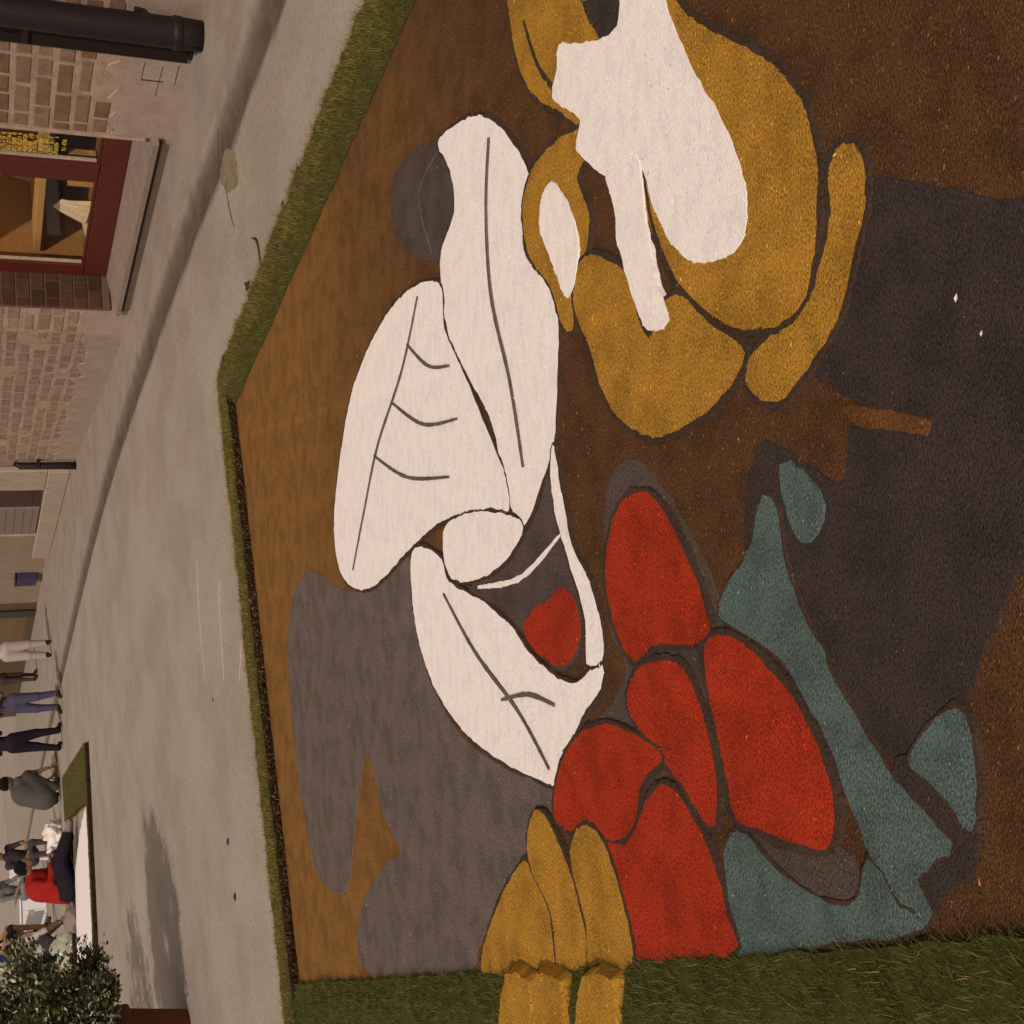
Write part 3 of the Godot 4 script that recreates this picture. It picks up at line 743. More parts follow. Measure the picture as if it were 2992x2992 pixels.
	for line in 13:
		var hgt := 0.066 if line < 1 else 0.034
		var x := 2.40 + rng.randf() * 0.02 if line != 12 else 2.44
		var lim := 2.69 if line != 12 else 2.64
		while x < lim - 0.01:
			var w := rng.randf_range(0.010, 0.016) * (1.8 if line < 1 else 1.0)
			if rng.randf() < 0.85:
				# a small upright with a bar, a bowl or a foot
				quad(st, P(x, y, zl), P(x + w * 0.35, y, zl), P(x + w * 0.35, y - hgt, zl), P(x, y - hgt, zl))
				var by: float = y - hgt * [0.0, 0.42, 0.8][rng.randi() % 3]
				quad(st, P(x + w * 0.36, by, zl), P(x + w * 1.1, by, zl), P(x + w * 1.1, by - hgt * 0.24, zl), P(x + w * 0.36, by - hgt * 0.24, zl))
				if rng.randf() < 0.5: quad(st, P(x + w * 1.12, y, zl), P(x + w * 1.4, y, zl), P(x + w * 1.4, y - hgt, zl), P(x + w * 1.12, y - hgt, zl))
			x += w * 1.75
		y -= hgt + (0.03 if line == 11 else 0.008)
	tag(put("window_lettering", done(st), M.yellow_letter, t), "", "", "", "stuff")
	# display space behind the glass
	put("display_floor", box_at(w0, w1, 0.30, 0.42, z0 + 0.06, 1.9, 0.004), M.shop_wood, t)
	put("display_back", box_at(w0, w1, 0.425, 2.6, 1.85, 1.9, 0.004), M.shop_wood, t)
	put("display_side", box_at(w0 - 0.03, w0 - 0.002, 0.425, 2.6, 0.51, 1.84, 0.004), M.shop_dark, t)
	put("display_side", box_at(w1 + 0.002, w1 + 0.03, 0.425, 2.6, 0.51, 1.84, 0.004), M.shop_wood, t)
	put("display_ceiling", box_at(w0 - 0.03, w1 + 0.03, 2.605, 2.65, 0.51, 1.9, 0.004), M.pale_wall, t)
	put("display_shelf", box_at(w0 + 0.05, w1 - 0.05, 0.86, 0.93, 0.62, 1.84, 0.006), M.kraft, t)
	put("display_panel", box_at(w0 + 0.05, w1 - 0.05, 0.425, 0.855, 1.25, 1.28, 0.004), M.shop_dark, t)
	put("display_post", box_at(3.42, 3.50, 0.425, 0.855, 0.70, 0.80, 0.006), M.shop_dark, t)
	# things in the display
	var base := t.transform
	sheet("paper_sheet", "cream paper sheet leaning inside the shop window, lower left corner", base * P(4.02, 0.43, 0.56), t.basis, [P(-0.30, 0.0, 0.0), P(0.34, 0.03, 0.10), P(0.18, 0.34, 0.20), P(-0.04, 0.26, 0.16)], M.cream_paper)
	sheet("paper_sheet", "pale paper sheet lying flat at the bottom of the shop window", base * P(4.35, 0.43, 0.60), t.basis, [P(-0.25, 0.0, 0.0), P(0.20, 0.005, 0.0), P(0.28, 0.03, 0.22), P(-0.15, 0.02, 0.25)], M.cream_paper)
	sheet("wrapping_sheet", "large folded brown paper hanging in the shop window", base * P(3.95, 0.95, 1.0), t.basis, [P(-0.5, 0.0, 0.0), P(0.55, -0.1, 0.15), P(0.48, 0.65, 0.35), P(-0.42, 0.7, 0.2)], M.kraft)
	sheet("wrapping_sheet", "tan paper fold standing behind the window glass near the mullion", base * P(3.55, 0.94, 0.85), t.basis, [P(-0.30, 0.0, 0.0), P(0.35, 0.0, 0.2), P(0.25, 0.6, 0.3), P(-0.3, 0.52, 0.1)], M.kraft)
	sheet("wrapping_sheet", "pale tan paper fan high up in the shop window", base * P(4.15, 1.2, 0.9), t.basis, [P(-0.45, 0.0, 0.0), P(0.4, 0.1, 0.15), P(0.3, 0.4, 0.25), P(-0.2, 0.35, 0.2)], M.cream_paper)
	var bx := thing("cardboard_box", "small yellowish cardboard box inside the shop window by the mullion", "box")
	bx.transform = base * Transform3D(Basis(), P(3.36, 0.43, 0.70))
	put("carton", box_at(-0.15, 0.15, 0.0, 0.24, -0.1, 0.12, 0.006), M.kraft, bx)
	put("flap", box_at(-0.15, 0.15, 0.241, 0.247, -0.1, 0.0, 0.001), M.kraft, bx)
	# the lamp that lights the display
	var lampn := thing("display_lamp", "warm bulb lighting the shop window display from above", "lamp")
	lampn.transform = base * Transform3D(Basis(), P(3.9, 2.42, 1.1))
	var sp := SphereMesh.new()
	sp.radius = 0.05
	sp.height = 0.1
	sp.radial_segments = 20
	sp.rings = 10
	var em := surf(lin(0.9, 0.8, 0.6), 0.4)
	em.emission_enabled = true
	em.emission = Color(1.0, 0.72, 0.4)
	em.emission_energy_multiplier = 3.0
	put("bulb", sp, em, lampn)
	st = begin(true)
	tube(st, [P(0, 0.05, 0), P(0, 0.18, 0)], [0.012, 0.012], 8)
	put("cord", done(st), M.dark_metal, lampn)
	var l := OmniLight3D.new()
	l.name = "display_light"
	l.light_color = Color(1.0, 0.74, 0.42)
	l.light_energy = 0.38
	l.light_size = 0.05
	l.omni_range = 4.0
	l.omni_attenuation = 2.0
	l.shadow_enabled = true
	lampn.add_child(l)
	# cast iron drainpipe
	var dp := thing("drainpipe", "wide black iron drainpipe running down the brick wall beside the shop window", "drainpipe")
	dp.transform = base
	st = begin(false)
	tube(st, [P(0.13, 0.0, -0.13), P(0.13, 0.12, -0.13), P(0.13, 1.2, -0.13), P(0.13, 3.3, -0.13)], [0.108, 0.108, 0.104, 0.104], 24)
	put("pipe", done(st), M.dark_metal, dp)
	for yy in [0.14, 1.46]:
		st = begin(false)
		tube(st, [P(0.13, yy, -0.13), P(0.13, yy + 0.012, -0.13), P(0.13, yy + 0.06, -0.13), P(0.13, yy + 0.072, -0.13)], [0.107, 0.118, 0.118, 0.105], 24)
		put("collar", done(st), M.dark_metal, dp)
	put("shadow_board", box_at(0.20, 0.60, 0.03, 3.3, -0.028, 0.02, 0.006), M.shadow_band, dp)  # added dark strip standing in for the pipe's shadow and a dark recess
	put("shadow_board", box_at(0.26, 0.55, 0.0, 0.027, -0.034, 0.02, 0.006), M.shadow_band, dp)
	put("bracket", box_at(0.02, 0.56, 1.13, 1.17, -0.05, -0.03, 0.003), M.dark_metal, dp)
	put("bracket", box_at(0.06, 0.20, 0.42, 0.46, -0.04, -0.006, 0.003), M.dark_metal, dp)

func sheet(called: String, label: String, at: Vector3, bs: Basis, c: Array, m: Material) -> void:
	# a creased sheet through four corners
	var st := begin(true)
	var n := 6
	var pts := {}
	for i in n + 1:
		for j in n + 1:
			var u := float(i) / n
			var v := float(j) / n
			var p: Vector3 = (c[0] as Vector3).lerp(c[1], u).lerp((c[3] as Vector3).lerp(c[2], u), v)
			p.z += 0.035 * absf(fposmod(u * 2.0 + v * 0.7, 1.0) - 0.5)
			pts[[i, j]] = p
	for i in n:
		for j in n:
			quad(st, pts[[i, j]], pts[[i + 1, j]], pts[[i + 1, j + 1]], pts[[i, j + 1]])
			quad(st, pts[[i, j]] + P(0, 0, 0.002), pts[[i, j + 1]] + P(0, 0, 0.002), pts[[i + 1, j + 1]] + P(0, 0, 0.002), pts[[i + 1, j]] + P(0, 0, 0.002))
	var o := put(called, done(st), m)
	o.transform = Transform3D(bs, at)
	tag(o, label, "paper")

func make_far_buildings() -> void:
	var t := facade("brick_house", "pale pinkish brick house between the shop window and the short black pipe", Vector2(2.02, -14.06), Vector2(0.98, -21.39))
	put("wall", box_at(0.005, 7.4, 0.0, 3.6, 0.03, 0.6, 0.004), M.mortar, t)
	coat("plaster_coat", t, 0.01, 7.39, 0.36, 0.12, 0.009, M.plaster)
	put("roof", box_at(0.005, 7.4, 3.6, 3.72, -0.2, 4.0, 0.01), M.plaster, t)
	lay(t, 0.01, 7.39, 0.16, 1.75, 0.056, M.pale_bricks, func(_s, _h, _w): return false)
	var p := thing("wall_pipe", "short black pipe on the house wall next to the white pilaster", "pipe")
	p.transform = t.transform
	var st := begin(false)
	tube(st, [P(7.30, 0.0, -0.07), P(7.30, 0.25, -0.07), P(7.30, 0.86, -0.07), P(7.30, 0.94, -0.02)], [0.065, 0.06, 0.06, 0.055], 14)
	put("pipe", done(st), M.dark_metal, p)
	put("bracket", box_at(7.22, 7.38, 0.55, 0.60, -0.10, 0.03, 0.004), M.dark_metal, p)
	t = facade("white_trimmed_house", "house with white pilaster and dark brown door beyond the short black pipe", Vector2(0.80, -23.2), Vector2(-0.75, -30.0))
	put("wall", box_at(-1.2, 7.0, 0.0, 4.2, 0.06, 0.6, 0.004), M.pale_wall, t)
	put("roof", box_at(-1.2, 7.0, 4.2, 4.35, -0.2, 4.0, 0.01), M.plaster, t)
	put("pilaster", box_at(-0.55, 0.75, 0.36, 4.1, -0.04, 0.059, 0.012), M.pale_trim, t)
	put("base_course", box_at(-0.55, 6.95, 0.0, 0.355, -0.06, 0.058, 0.015), M.pale_trim, t)
	var d := put("door", box_at(0.80, 2.25, 0.40, 2.5, 0.02, 0.075, 0.008), M.brown_door, t)
	put("door_panel", box_at(0.95, 2.10, 0.52, 1.3, 0.008, 0.02, 0.006), M.brown_door, d)
	put("shutter", box_at(2.30, 4.6, 0.38, 2.6, 0.0, 0.058, 0.008), M.grey_panel, t)
	for k in 5: put("shutter_rib", box_at(2.34, 4.56, 0.5 + k * 0.16, 0.51 + k * 0.16, -0.010, 0.0, 0.003), M.grey_panel, t)
	put("trim_strip", box_at(4.62, 4.72, 0.36, 2.6, -0.02, 0.059, 0.008), M.pale_trim, t)
	t = facade("brown_house", "dim brown house front at the far end of the street with a dark drain strip", Vector2(-0.9, -31.6), Vector2(-3.9, -42.5))
	put("wall", box_at(-1.2, 4.9, 0.0, 4.0, 0.03, 0.6, 0.004), M.pale_wall, t)
	put("wall", box_at(4.9, 6.0, 0.0, 4.0, 0.0, 0.6, 0.004), M.dim_wall, t)
	put("drain_strip", box_at(5.65, 6.5, 0.0, 3.8, -0.06, 0.0, 0.01), M.dark_metal, t)
	put("wall", box_at(6.0, 12.0, 0.0, 4.0, 0.02, 0.6, 0.004), M.brown_wall, t)
	put("wall", box_at(12.0, 30.0, 0.0, 4.0, 0.10, 0.7, 0.004), M.dim_wall, t)
	put("base_course", box_at(6.0, 11.9, 0.0, 0.22, -0.03, 0.02, 0.01), M.dim_wall, t)
	put("roof", box_at(-1.2, 30.0, 4.0, 4.15, -0.2, 4.0, 0.01), M.plaster, t)
	var b := thing("meter_box", "small blue violet box low on the brown house wall", "box")
	b.transform = t.transform
	put("cabinet", box_at(1.3, 2.1, 0.14, 0.62, -0.14, 0.03, 0.02), M.blue_box, b)
	put("lid", box_at(1.27, 2.13, 0.62, 0.65, -0.16, 0.03, 0.008), M.dark_metal, b)

# ------------------------------------------------------------------ people
# bones: [a, b, radius a, radius b, colour]
func body_mesh(bones: Array, cell: float) -> ArrayMesh:
	var lo: Vector3 = bones[0][0]
	var hi: Vector3 = lo
	for b in bones:
		for e in 2:
			var r: Vector3 = Vector3.ONE * (b[2 + e] + 0.06)
			lo = lo.min(b[e] - r); hi = hi.max(b[e] + r)
	var n := Vector3i(((hi - lo) / cell).ceil()) + Vector3i.ONE * 2
	var f := PackedFloat32Array()
	f.resize(n.x * n.y * n.z)
	f.fill(1.0)
	var k := 0.03
	for b in bones:
		var a: Vector3 = b[0]
		var ab: Vector3 = b[1] - a
		var l2 := maxf(ab.length_squared(), 1e-6)
		var rm := Vector3.ONE * (maxf(b[2], b[3]) + 0.05)
		var i0 := Vector3i(((a.min(b[1]) - rm - lo) / cell).floor()).clamp(Vector3i.ZERO, n - Vector3i.ONE)
		var i1 := Vector3i(((a.max(b[1]) + rm - lo) / cell).ceil()).clamp(Vector3i.ZERO, n - Vector3i.ONE)
		for z in range(i0.z, i1.z + 1):
			for y in range(i0.y, i1.y + 1):
				var at := (z * n.y + y) * n.x
				for x in range(i0.x, i1.x + 1):
					var p := lo + Vector3(x, y, z) * cell - a
					var t := clampf(p.dot(ab) / l2, 0.0, 1.0)
					var d := (p - ab * t).length() - lerpf(b[2], b[3], t)
					var g := f[at + x]
					var h := maxf(k - absf(d - g), 0.0) / k
					f[at + x] = minf(d, g) - h * h * k * 0.25
	var vert := {}
	var st := begin(false)
	var pos := PackedVector3Array()
	for z in n.z - 1:
		for y in n.y - 1:
			for x in n.x - 1:
				var s := Vector3.ZERO
				var c := 0
				var at := (z * n.y + y) * n.x + x
				var v := [f[at], f[at + 1], f[at + n.x], f[at + n.x + 1], f[at + n.x * n.y], f[at + n.x * n.y + 1], f[at + n.x * n.y + n.x], f[at + n.x * n.y + n.x + 1]]
				var neg := 0
				for q in v: neg += 1 if q < 0.0 else 0
				if neg == 0 or neg == 8: continue
				for e in 3:
					var bit := 1 << e
					for q in 8:
						if q & bit: continue
						var v0: float = v[q]
						var v1: float = v[q | bit]
						if (v0 < 0.0) == (v1 < 0.0): continue
						var p := Vector3(q & 1, (q >> 1) & 1, (q >> 2) & 1)
						p[e] = v0 / (v0 - v1)
						s += p
						c += 1
				vert[at] = pos.size()
				pos.append(lo + (Vector3(x, y, z) + s / c) * cell)
	var cols := PackedColorArray()
	for p in pos:
		var best := 9.0
		var col := Color.WHITE
		for b in bones:
			var ab: Vector3 = b[1] - b[0]
			var t := clampf((p - b[0]).dot(ab) / maxf(ab.length_squared(), 1e-6), 0.0, 1.0)
			var d: float = (p - b[0] - ab * t).length() - lerpf(b[2], b[3], t)
			if d < best:
				best = d; col = b[4]
		cols.append(col)
	var step := [1, n.x, n.x * n.y]
	for at in vert:
		for e in 3:
			var o: int = at + step[e]
			if o >= f.size() or (f[at] < 0.0) == (f[o] < 0.0): continue
			var u: int = step[(e + 1) % 3]
			var w: int = step[(e + 2) % 3]
			if not (vert.has(at - u) and vert.has(at - w) and vert.has(at - u - w)): continue
			var q := [vert[at], vert[at - u], vert[at - u - w], vert[at - w]]
			if f[at] < 0.0: q.reverse()
			for i in [0, 1, 2, 0, 2, 3]:
				st.set_color(cols[q[i]])
				st.add_vertex(pos[q[i]])
	st.index()
	return done(st)

func hand(st: SurfaceTool, at: Vector3, d: Vector3, side: Vector3, s := 1.0) -> void:
	# palm, four unequal bent fingers, a thumb from the side of the palm
	var nrm := d.cross(side).normalized()
	tube(st, [at, at + d * 0.04 * s, at + d * 0.09 * s], [0.026 * s, 0.042 * s, 0.036 * s], 8, true, 0.5)
	for i in 4:
		var o: Vector3 = at + d * 0.085 * s + side * (i - 1.5) * 0.019 * s
		var l: float = [0.065, 0.078, 0.072, 0.055][i] * s
		tube(st, [o, o + d * l * 0.5, o + d * l * 0.85 + nrm * l * 0.3], [0.009 * s, 0.0085 * s, 0.006 * s], 6)
	tube(st, [at + d * 0.025 * s + side * 0.03 * s, at + d * 0.055 * s + side * 0.058 * s, at + d * 0.09 * s + side * 0.062 * s + nrm * 0.01], [0.012 * s, 0.010 * s, 0.007 * s], 6)

func person(label: String, at: Vector3, turn: float, j: Dictionary, c: Dictionary, scale := 1.0, sleeves := "top", shorts := false) -> void:
	# j: pelvis, chest, neck, head, and l/r shoulder elbow wrist hip knee ankle toe
	var t := thing("person", label, "person", at, turn)
	t.scale = Vector3.ONE * scale
	var skin: Color = c.skin
	var bulk: float = c.get("bulk", 1.0)
	var lw: float = c.get("legw", 1.0)
	var b := [
		[j.pelvis, j.chest, 0.135 * bulk, 0.145 * bulk, c.top], [j.chest, j.neck, 0.14 * bulk, 0.065, c.top], [j.neck, j.head, 0.052, 0.05, skin],
		[j.head, j.head + P(0, 0.03, 0), 0.095, 0.10, skin], [j.head + P(0, -0.07, 0.04), j.head + P(0, -0.02, 0.05), 0.05, 0.06, skin]]
	b.append([j.pelvis + P(-0.07, -0.04, 0), j.pelvis + P(0.07, -0.04, 0), 0.125, 0.125, c.legs])
	for s in ["l", "r"]:
		b.append([j.chest.lerp(j.neck, 0.45), j[s + "shoulder"], 0.085, 0.07, c.top])
		b.append([j[s + "shoulder"], j[s + "elbow"], 0.062, 0.046, c.top])
		b.append([j[s + "elbow"], j[s + "wrist"], 0.044, 0.030, c.top if sleeves == "long" else skin])
		b.append([j[s + "hip"], j[s + "knee"], 0.098 * lw, 0.068 * lw, c.legs])
		b.append([j[s + "knee"], j[s + "ankle"], 0.064 * lw, 0.046 * lw, skin if shorts else c.legs])
		b.append([j[s + "ankle"], j[s + "toe"], 0.050, 0.040, c.shoe])
	put("body", body_mesh(b, 0.022), M.body, t)
	var st: SurfaceTool
	for s in ["l", "r"]:
		var d: Vector3 = (j[s + "wrist"] - j[s + "elbow"]).normalized()
		st = begin(false)
		st.set_color(skin)
		hand(st, j[s + "wrist"] + d * 0.01, d, d.cross(P(0.3, 0.2, 1.0)).normalized() * (1.0 if s == "l" else -1.0))
		put("hand", done(st), M.body, t)
	# hair cap and simple face
	st = begin(false)
	var face: Vector3 = c.get("face", P(0, 0, 1))
	for i in 9:
		for k in 14:
			var q := []
			for w in [[0, 0], [1, 0], [1, 1], [0, 1]]:
				var la: float = PI * 0.62 * (i + w[0]) / 9.0
				var lo: float = TAU2 * (k + w[1]) / 14.0
				var dd := P(sin(la) * cos(lo), cos(la), sin(la) * sin(lo))
				q.append(j.head + P(0, 0.025, 0) - face * 0.022 + dd * 0.121 * (1.0 + 0.05 * noise.get_noise_3d(dd.x * 4.0, dd.y * 4.0, dd.z * 4.0)))
			quad(st, q[0], q[3], q[2], q[1])
	put("hair", done(st), M.hair, t)
	st = begin(false)
	st.set_color(skin)
	var up := Vector3.UP
	var sd := up.cross(face).normalized()
	var fc: Vector3 = j.head + face * 0.098
	tube(st, [fc + up * 0.01, fc + face * 0.012 - up * 0.025], [0.010, 0.017], 6)
	for s in [-1, 1]:
		tube(st, [j.head + sd * 0.098 * s + up * 0.02, j.head + sd * 0.105 * s - up * 0.03], [0.014, 0.009], 6)
	st.set_color(Color(0.02, 0.015, 0.012))
	for s in [-1, 1]:
		tube(st, [fc + sd * 0.034 * s + up * 0.012 - face * 0.006, fc + sd * 0.034 * s + up * 0.012], [0.010, 0.007], 8)
	st.set_color(Color(0.25, 0.07, 0.05))
	tube(st, [fc - up * 0.055 - sd * 0.022, fc - up * 0.057 + face * 0.004, fc - up * 0.055 + sd * 0.022], [0.004, 0.007, 0.004], 6)
	put("face", done(st), M.body, t)

func standing(stance := 0.13, stride := 0.0, lift := 0.0) -> Dictionary:
	return {"pelvis": P(0, 0.94, 0), "chest": P(0, 1.24, 0), "neck": P(0, 1.46, 0.0), "head": P(0, 1.60, 0.03),
		"lshoulder": P(-0.19, 1.38, 0), "rshoulder": P(0.19, 1.38, 0), "lelbow": P(-0.25, 1.12, 0.02), "relbow": P(0.25, 1.12, 0.02), "lwrist": P(-0.12, 1.24, 0.24), "rwrist": P(0.10, 1.22, 0.25),
		"lhip": P(-0.09, 0.88, 0), "rhip": P(0.09, 0.88, 0), "lknee": P(-stance * 0.9, 0.48, 0.03 + stride * 0.5), "rknee": P(stance * 0.9, 0.48, 0.03 - stride * 0.5),
		"lankle": P(-stance, 0.09, stride), "rankle": P(stance, 0.09 + lift, -stride), "ltoe": P(-stance - 0.02, 0.045, stride + 0.16), "rtoe": P(stance + 0.02, 0.045 + lift * 0.5, -stride + 0.16)}

func seated(h: float, lean := 0.0) -> Dictionary:
	return {"pelvis": P(0, h + 0.1, 0), "chest": P(0, h + 0.38, 0.04 + lean), "neck": P(0, h + 0.58, 0.08 + lean * 1.8), "head": P(0, h + 0.72, 0.13 + lean * 2.2),
		"lshoulder": P(-0.19, h + 0.51, 0.06 + lean * 1.6), "rshoulder": P(0.19, h + 0.51, 0.06 + lean * 1.6), "lelbow": P(-0.24, h + 0.25, 0.16 + lean), "relbow": P(0.24, h + 0.25, 0.16 + lean), "lwrist": P(-0.14, h + 0.19, 0.38), "rwrist": P(0.14, h + 0.19, 0.38),
		"lhip": P(-0.10, h + 0.07, 0.02), "rhip": P(0.10, h + 0.07, 0.02), "lknee": P(-0.13, h + 0.08, 0.44), "rknee": P(0.13, h + 0.08, 0.44),
		"lankle": P(-0.12, 0.09, 0.42), "rankle": P(0.12, 0.09, 0.38), "ltoe": P(-0.13, 0.045, 0.58), "rtoe": P(0.13, 0.045, 0.54)}

func crouched() -> Dictionary:
	return {"pelvis": P(0, 0.26, 0), "chest": P(0, 0.56, 0.16), "neck": P(0, 0.74, 0.30), "head": P(0, 0.83, 0.42),
		"lshoulder": P(-0.19, 0.66, 0.26), "rshoulder": P(0.19, 0.66, 0.26), "lelbow": P(-0.24, 0.40, 0.36), "relbow": P(0.24, 0.40, 0.40), "lwrist": P(-0.18, 0.18, 0.50), "rwrist": P(0.16, 0.16, 0.55),
		"lhip": P(-0.10, 0.25, 0.02), "rhip": P(0.10, 0.25, 0.02), "lknee": P(-0.20, 0.50, 0.34), "rknee": P(0.20, 0.48, 0.34),
		"lankle": P(-0.17, 0.09, 0.06), "rankle": P(0.17, 0.09, 0.06), "ltoe": P(-0.19, 0.045, 0.22), "rtoe": P(0.19, 0.045, 0.22)}

func make_people() -> void:
	var skin := Color(0.27, 0.165, 0.11)
	person("person standing in white trousers and dark shoes beside the gutter", P(-2.86, 0, -29.9), 0.15, standing(0.13), {"skin": skin, "top": Color(0.5, 0.48, 0.46), "legs": Color(0.42, 0.37, 0.345), "legw": 1.45, "shoe": Color(0.025, 0.018, 0.015)}, 1.05)
	var far := standing(0.12, 0.05)
	person("person in blue jeans and brown shoes standing next to the white trousers", P(-3.55, 0, -26.3), -0.5, standing(0.14, 0.04), {"skin": skin, "top": Color(0.08, 0.08, 0.12), "legs": Color(0.075, 0.075, 0.14), "legw": 1.25, "shoe": Color(0.055, 0.025, 0.018)}, 1.02)
	person("person in black trousers standing with brown shoes at the far turf corner", P(-4.35, 0, -26.4), 2.6, standing(0.14, 0.09), {"skin": skin, "top": Color(0.02, 0.018, 0.024), "legs": Color(0.017, 0.015, 0.026), "legw": 1.3, "shoe": Color(0.05, 0.028, 0.018)}, 1.05)
	person("person in dark brown clothes standing far back near the brown house", P(-4.3, 0, -37.0), 0.8, far, {"skin": skin, "top": Color(0.05, 0.035, 0.03), "legs": Color(0.06, 0.042, 0.036), "shoe": Color(0.03, 0.02, 0.015)}, 1.0)
	person("person crouching in dark grey with one pale bare arm reaching down", P(-5.75, 0, -27.6), 2.5, crouched(), {"skin": Color(0.42, 0.33, 0.26), "top": Color(0.085, 0.085, 0.078), "legs": Color(0.07, 0.068, 0.06), "bulk": 1.5, "legw": 1.4, "shoe": Color(0.05, 0.04, 0.03)}, 1.25)
	# sits on the ground side-on, legs stretched along the white sawdust
	var sit := {"pelvis": P(0, 0.16, 0), "chest": P(0, 0.47, 0.10), "neck": P(0, 0.62, 0.27), "head": P(0, 0.69, 0.42),
		"lshoulder": P(-0.19, 0.56, 0.20), "rshoulder": P(0.19, 0.56, 0.20), "lelbow": P(-0.24, 0.36, 0.20), "relbow": P(0.24, 0.36, 0.20), "lwrist": P(-0.10, 0.36, 0.44), "rwrist": P(0.13, 0.32, 0.44),
		"lhip": P(-0.11, 0.14, 0.02), "rhip": P(0.11, 0.14, 0.02), "lknee": P(-0.14, 0.24, 0.46), "rknee": P(0.16, 0.19, 0.44), "lankle": P(-0.13, 0.13, 0.84), "rankle": P(0.17, 0.09, 0.70), "ltoe": P(-0.14, 0.10, 1.05), "rtoe": P(0.24, 0.055, 0.90)}
	person("person in a red shirt and dark trousers sitting bent over the white sawdust", P(-6.42, 0.03, -23.0), 1.45, sit, {"skin": skin, "top": Color(0.30, 0.018, 0.014), "legs": Color(0.016, 0.013, 0.022), "bulk": 1.6, "legw": 1.65, "shoe": Color(0.23, 0.20, 0.17), "face": P(0, -0.3, 0.95)}, 1.22, "long")
	person("person with dark hair in dark purple behind the red shirted person", P(-7.3, 0, -29.0), 0.6, seated(0.42, 0.05), {"skin": skin, "top": Color(0.05, 0.042, 0.05), "legs": Color(0.07, 0.065, 0.07), "shoe": Color(0.05, 0.05, 0.05)}, 1.1)
	person("person in plain grey seated behind the white plastic counter", P(-9.3, 0, -33.5), 0.9, seated(0.45, 0.04), {"skin": skin, "top": Color(0.16, 0.17, 0.18), "legs": Color(0.19, 0.20, 0.20), "shoe": Color(0.1, 0.1, 0.1)}, 1.15)
	person("person in blue top and navy shorts with bare legs above the shrub", P(-9.8, 0.1, -30.4), 1.3, seated(0.62), {"skin": Color(0.34, 0.20, 0.105), "top": Color(0.02, 0.035, 0.20), "legs": Color(0.022, 0.018, 0.045), "shoe": Color(0.06, 0.05, 0.05)}, 1.25, "short", true)
	person("person with black hair and white shirt bent low behind the shrub", P(-8.3, 0, -25.2), 2.2, crouched(), {"skin": skin, "top": Color(0.52, 0.52, 0.54), "legs": Color(0.04, 0.04, 0.05), "shoe": Color(0.05, 0.04, 0.04)}, 1.2)

# ------------------------------------------------------------------ plants
func leaf_mesh() -> ArrayMesh:
	var st := begin(true)
	var b := P(0, 0, 0); var t := P(0, 0.02, 1); var l := P(-0.30, 0.07, 0.45); var r := P(0.30, 0.07, 0.45); var m := P(0, -0.02, 0.5)
	tri(st, b, l, m); tri(st, l, t, m); tri(st, b, m, r); tri(st, m, t, r)
	return done(st)

func make_shrub(label: String, at: Vector3, count: int) -> Node3D:
	var t := thing("potted_shrub", label, "potted shrub", at, 0.0, "potted shrubs beside the carpet")
	var st := begin(false)
	lathe(st, [Vector2(0.0, 0.0), Vector2(0.225, 0.0), Vector2(0.235, 0.02), Vector2(0.315, 0.46), Vector2(0.345, 0.465), Vector2(0.355, 0.48), Vector2(0.358, 0.56), Vector2(0.345, 0.575), Vector2(0.322, 0.57), Vector2(0.318, 0.53), Vector2(0.0, 0.52)], 36)
	put("pot", done(st), M.pot, t)
	st = begin(false)
	for i in 14:
		var a := rng.randf() * TAU2
		var e := P(cos(a) * rng.randf_range(0.15, 0.55), rng.randf_range(1.0, 1.55), sin(a) * rng.randf_range(0.15, 0.55))
		tube(st, [P(cos(a) * 0.08, 0.5, sin(a) * 0.08), P(e.x * 0.45, 0.85, e.z * 0.45), e], [0.014, 0.011, 0.005], 6)
	put("stems", done(st), M.bark, t)
	var lm := leaf_mesh()
	var ats := []
	var tint := []
	var fl := []
	var flt := []
	var clumps := []
	for i in 110:
		var d := P(rng.randf_range(-1, 1), rng.randf_range(-0.75, 1), rng.randf_range(-1, 1)).normalized()
		clumps.append([P(0, 1.12, 0) + d * P(0.92, 0.72, 0.92) * rng.randf_range(0.45, 1.0), rng.randf_range(0.10, 0.2), rng.randf_range(0.6, 1.35)])
	for i in count:
		var cl = clumps[rng.randi() % clumps.size()]
		var off: Vector3 = P(rng.randfn(0, 0.5), rng.randfn(0, 0.5), rng.randfn(0, 0.5)) * cl[1] * 0.95
		var p: Vector3 = cl[0] + off
		if p.y < 0.58: p.y = 0.58 + rng.randf() * 0.12
		var out := (p - P(0, 1.0, 0)).normalized()
		var bs := Basis.looking_at(-(out + P(rng.randf_range(-0.9, 0.9), rng.randf_range(-0.5, 0.9), rng.randf_range(-0.9, 0.9))).normalized(), P(rng.randf_range(-1, 1), 1, rng.randf_range(-1, 1)))
		var s := rng.randf_range(0.034, 0.06)
		ats.append(Transform3D(bs.scaled(Vector3.ONE * s), p))
		var v: float = rng.randf_range(0.55, 1.3) * cl[2]
		var c := Color(0.072, 0.092, 0.034) * v
		if rng.randf() < 0.16: c = Color(0.36, 0.36, 0.19) * v
		tint.append(c)
		if i % 60 == 0:
			for k in 5:
				var fb := Basis.from_euler(P(rng.randf_range(-0.8, 0.8), k * TAU2 / 5.0, 0.4))
				fl.append(Transform3D(fb.scaled(Vector3.ONE * 0.026), p + out * 0.03))
				flt.append(Color(0.62, 0.58, 0.48))
	scatter("foliage", lm, M.leaf, ats, tint, t)
	scatter("dots", lm, M.pale_dot, fl, flt, t)  # small pale five-leaf dots among the foliage
	return t

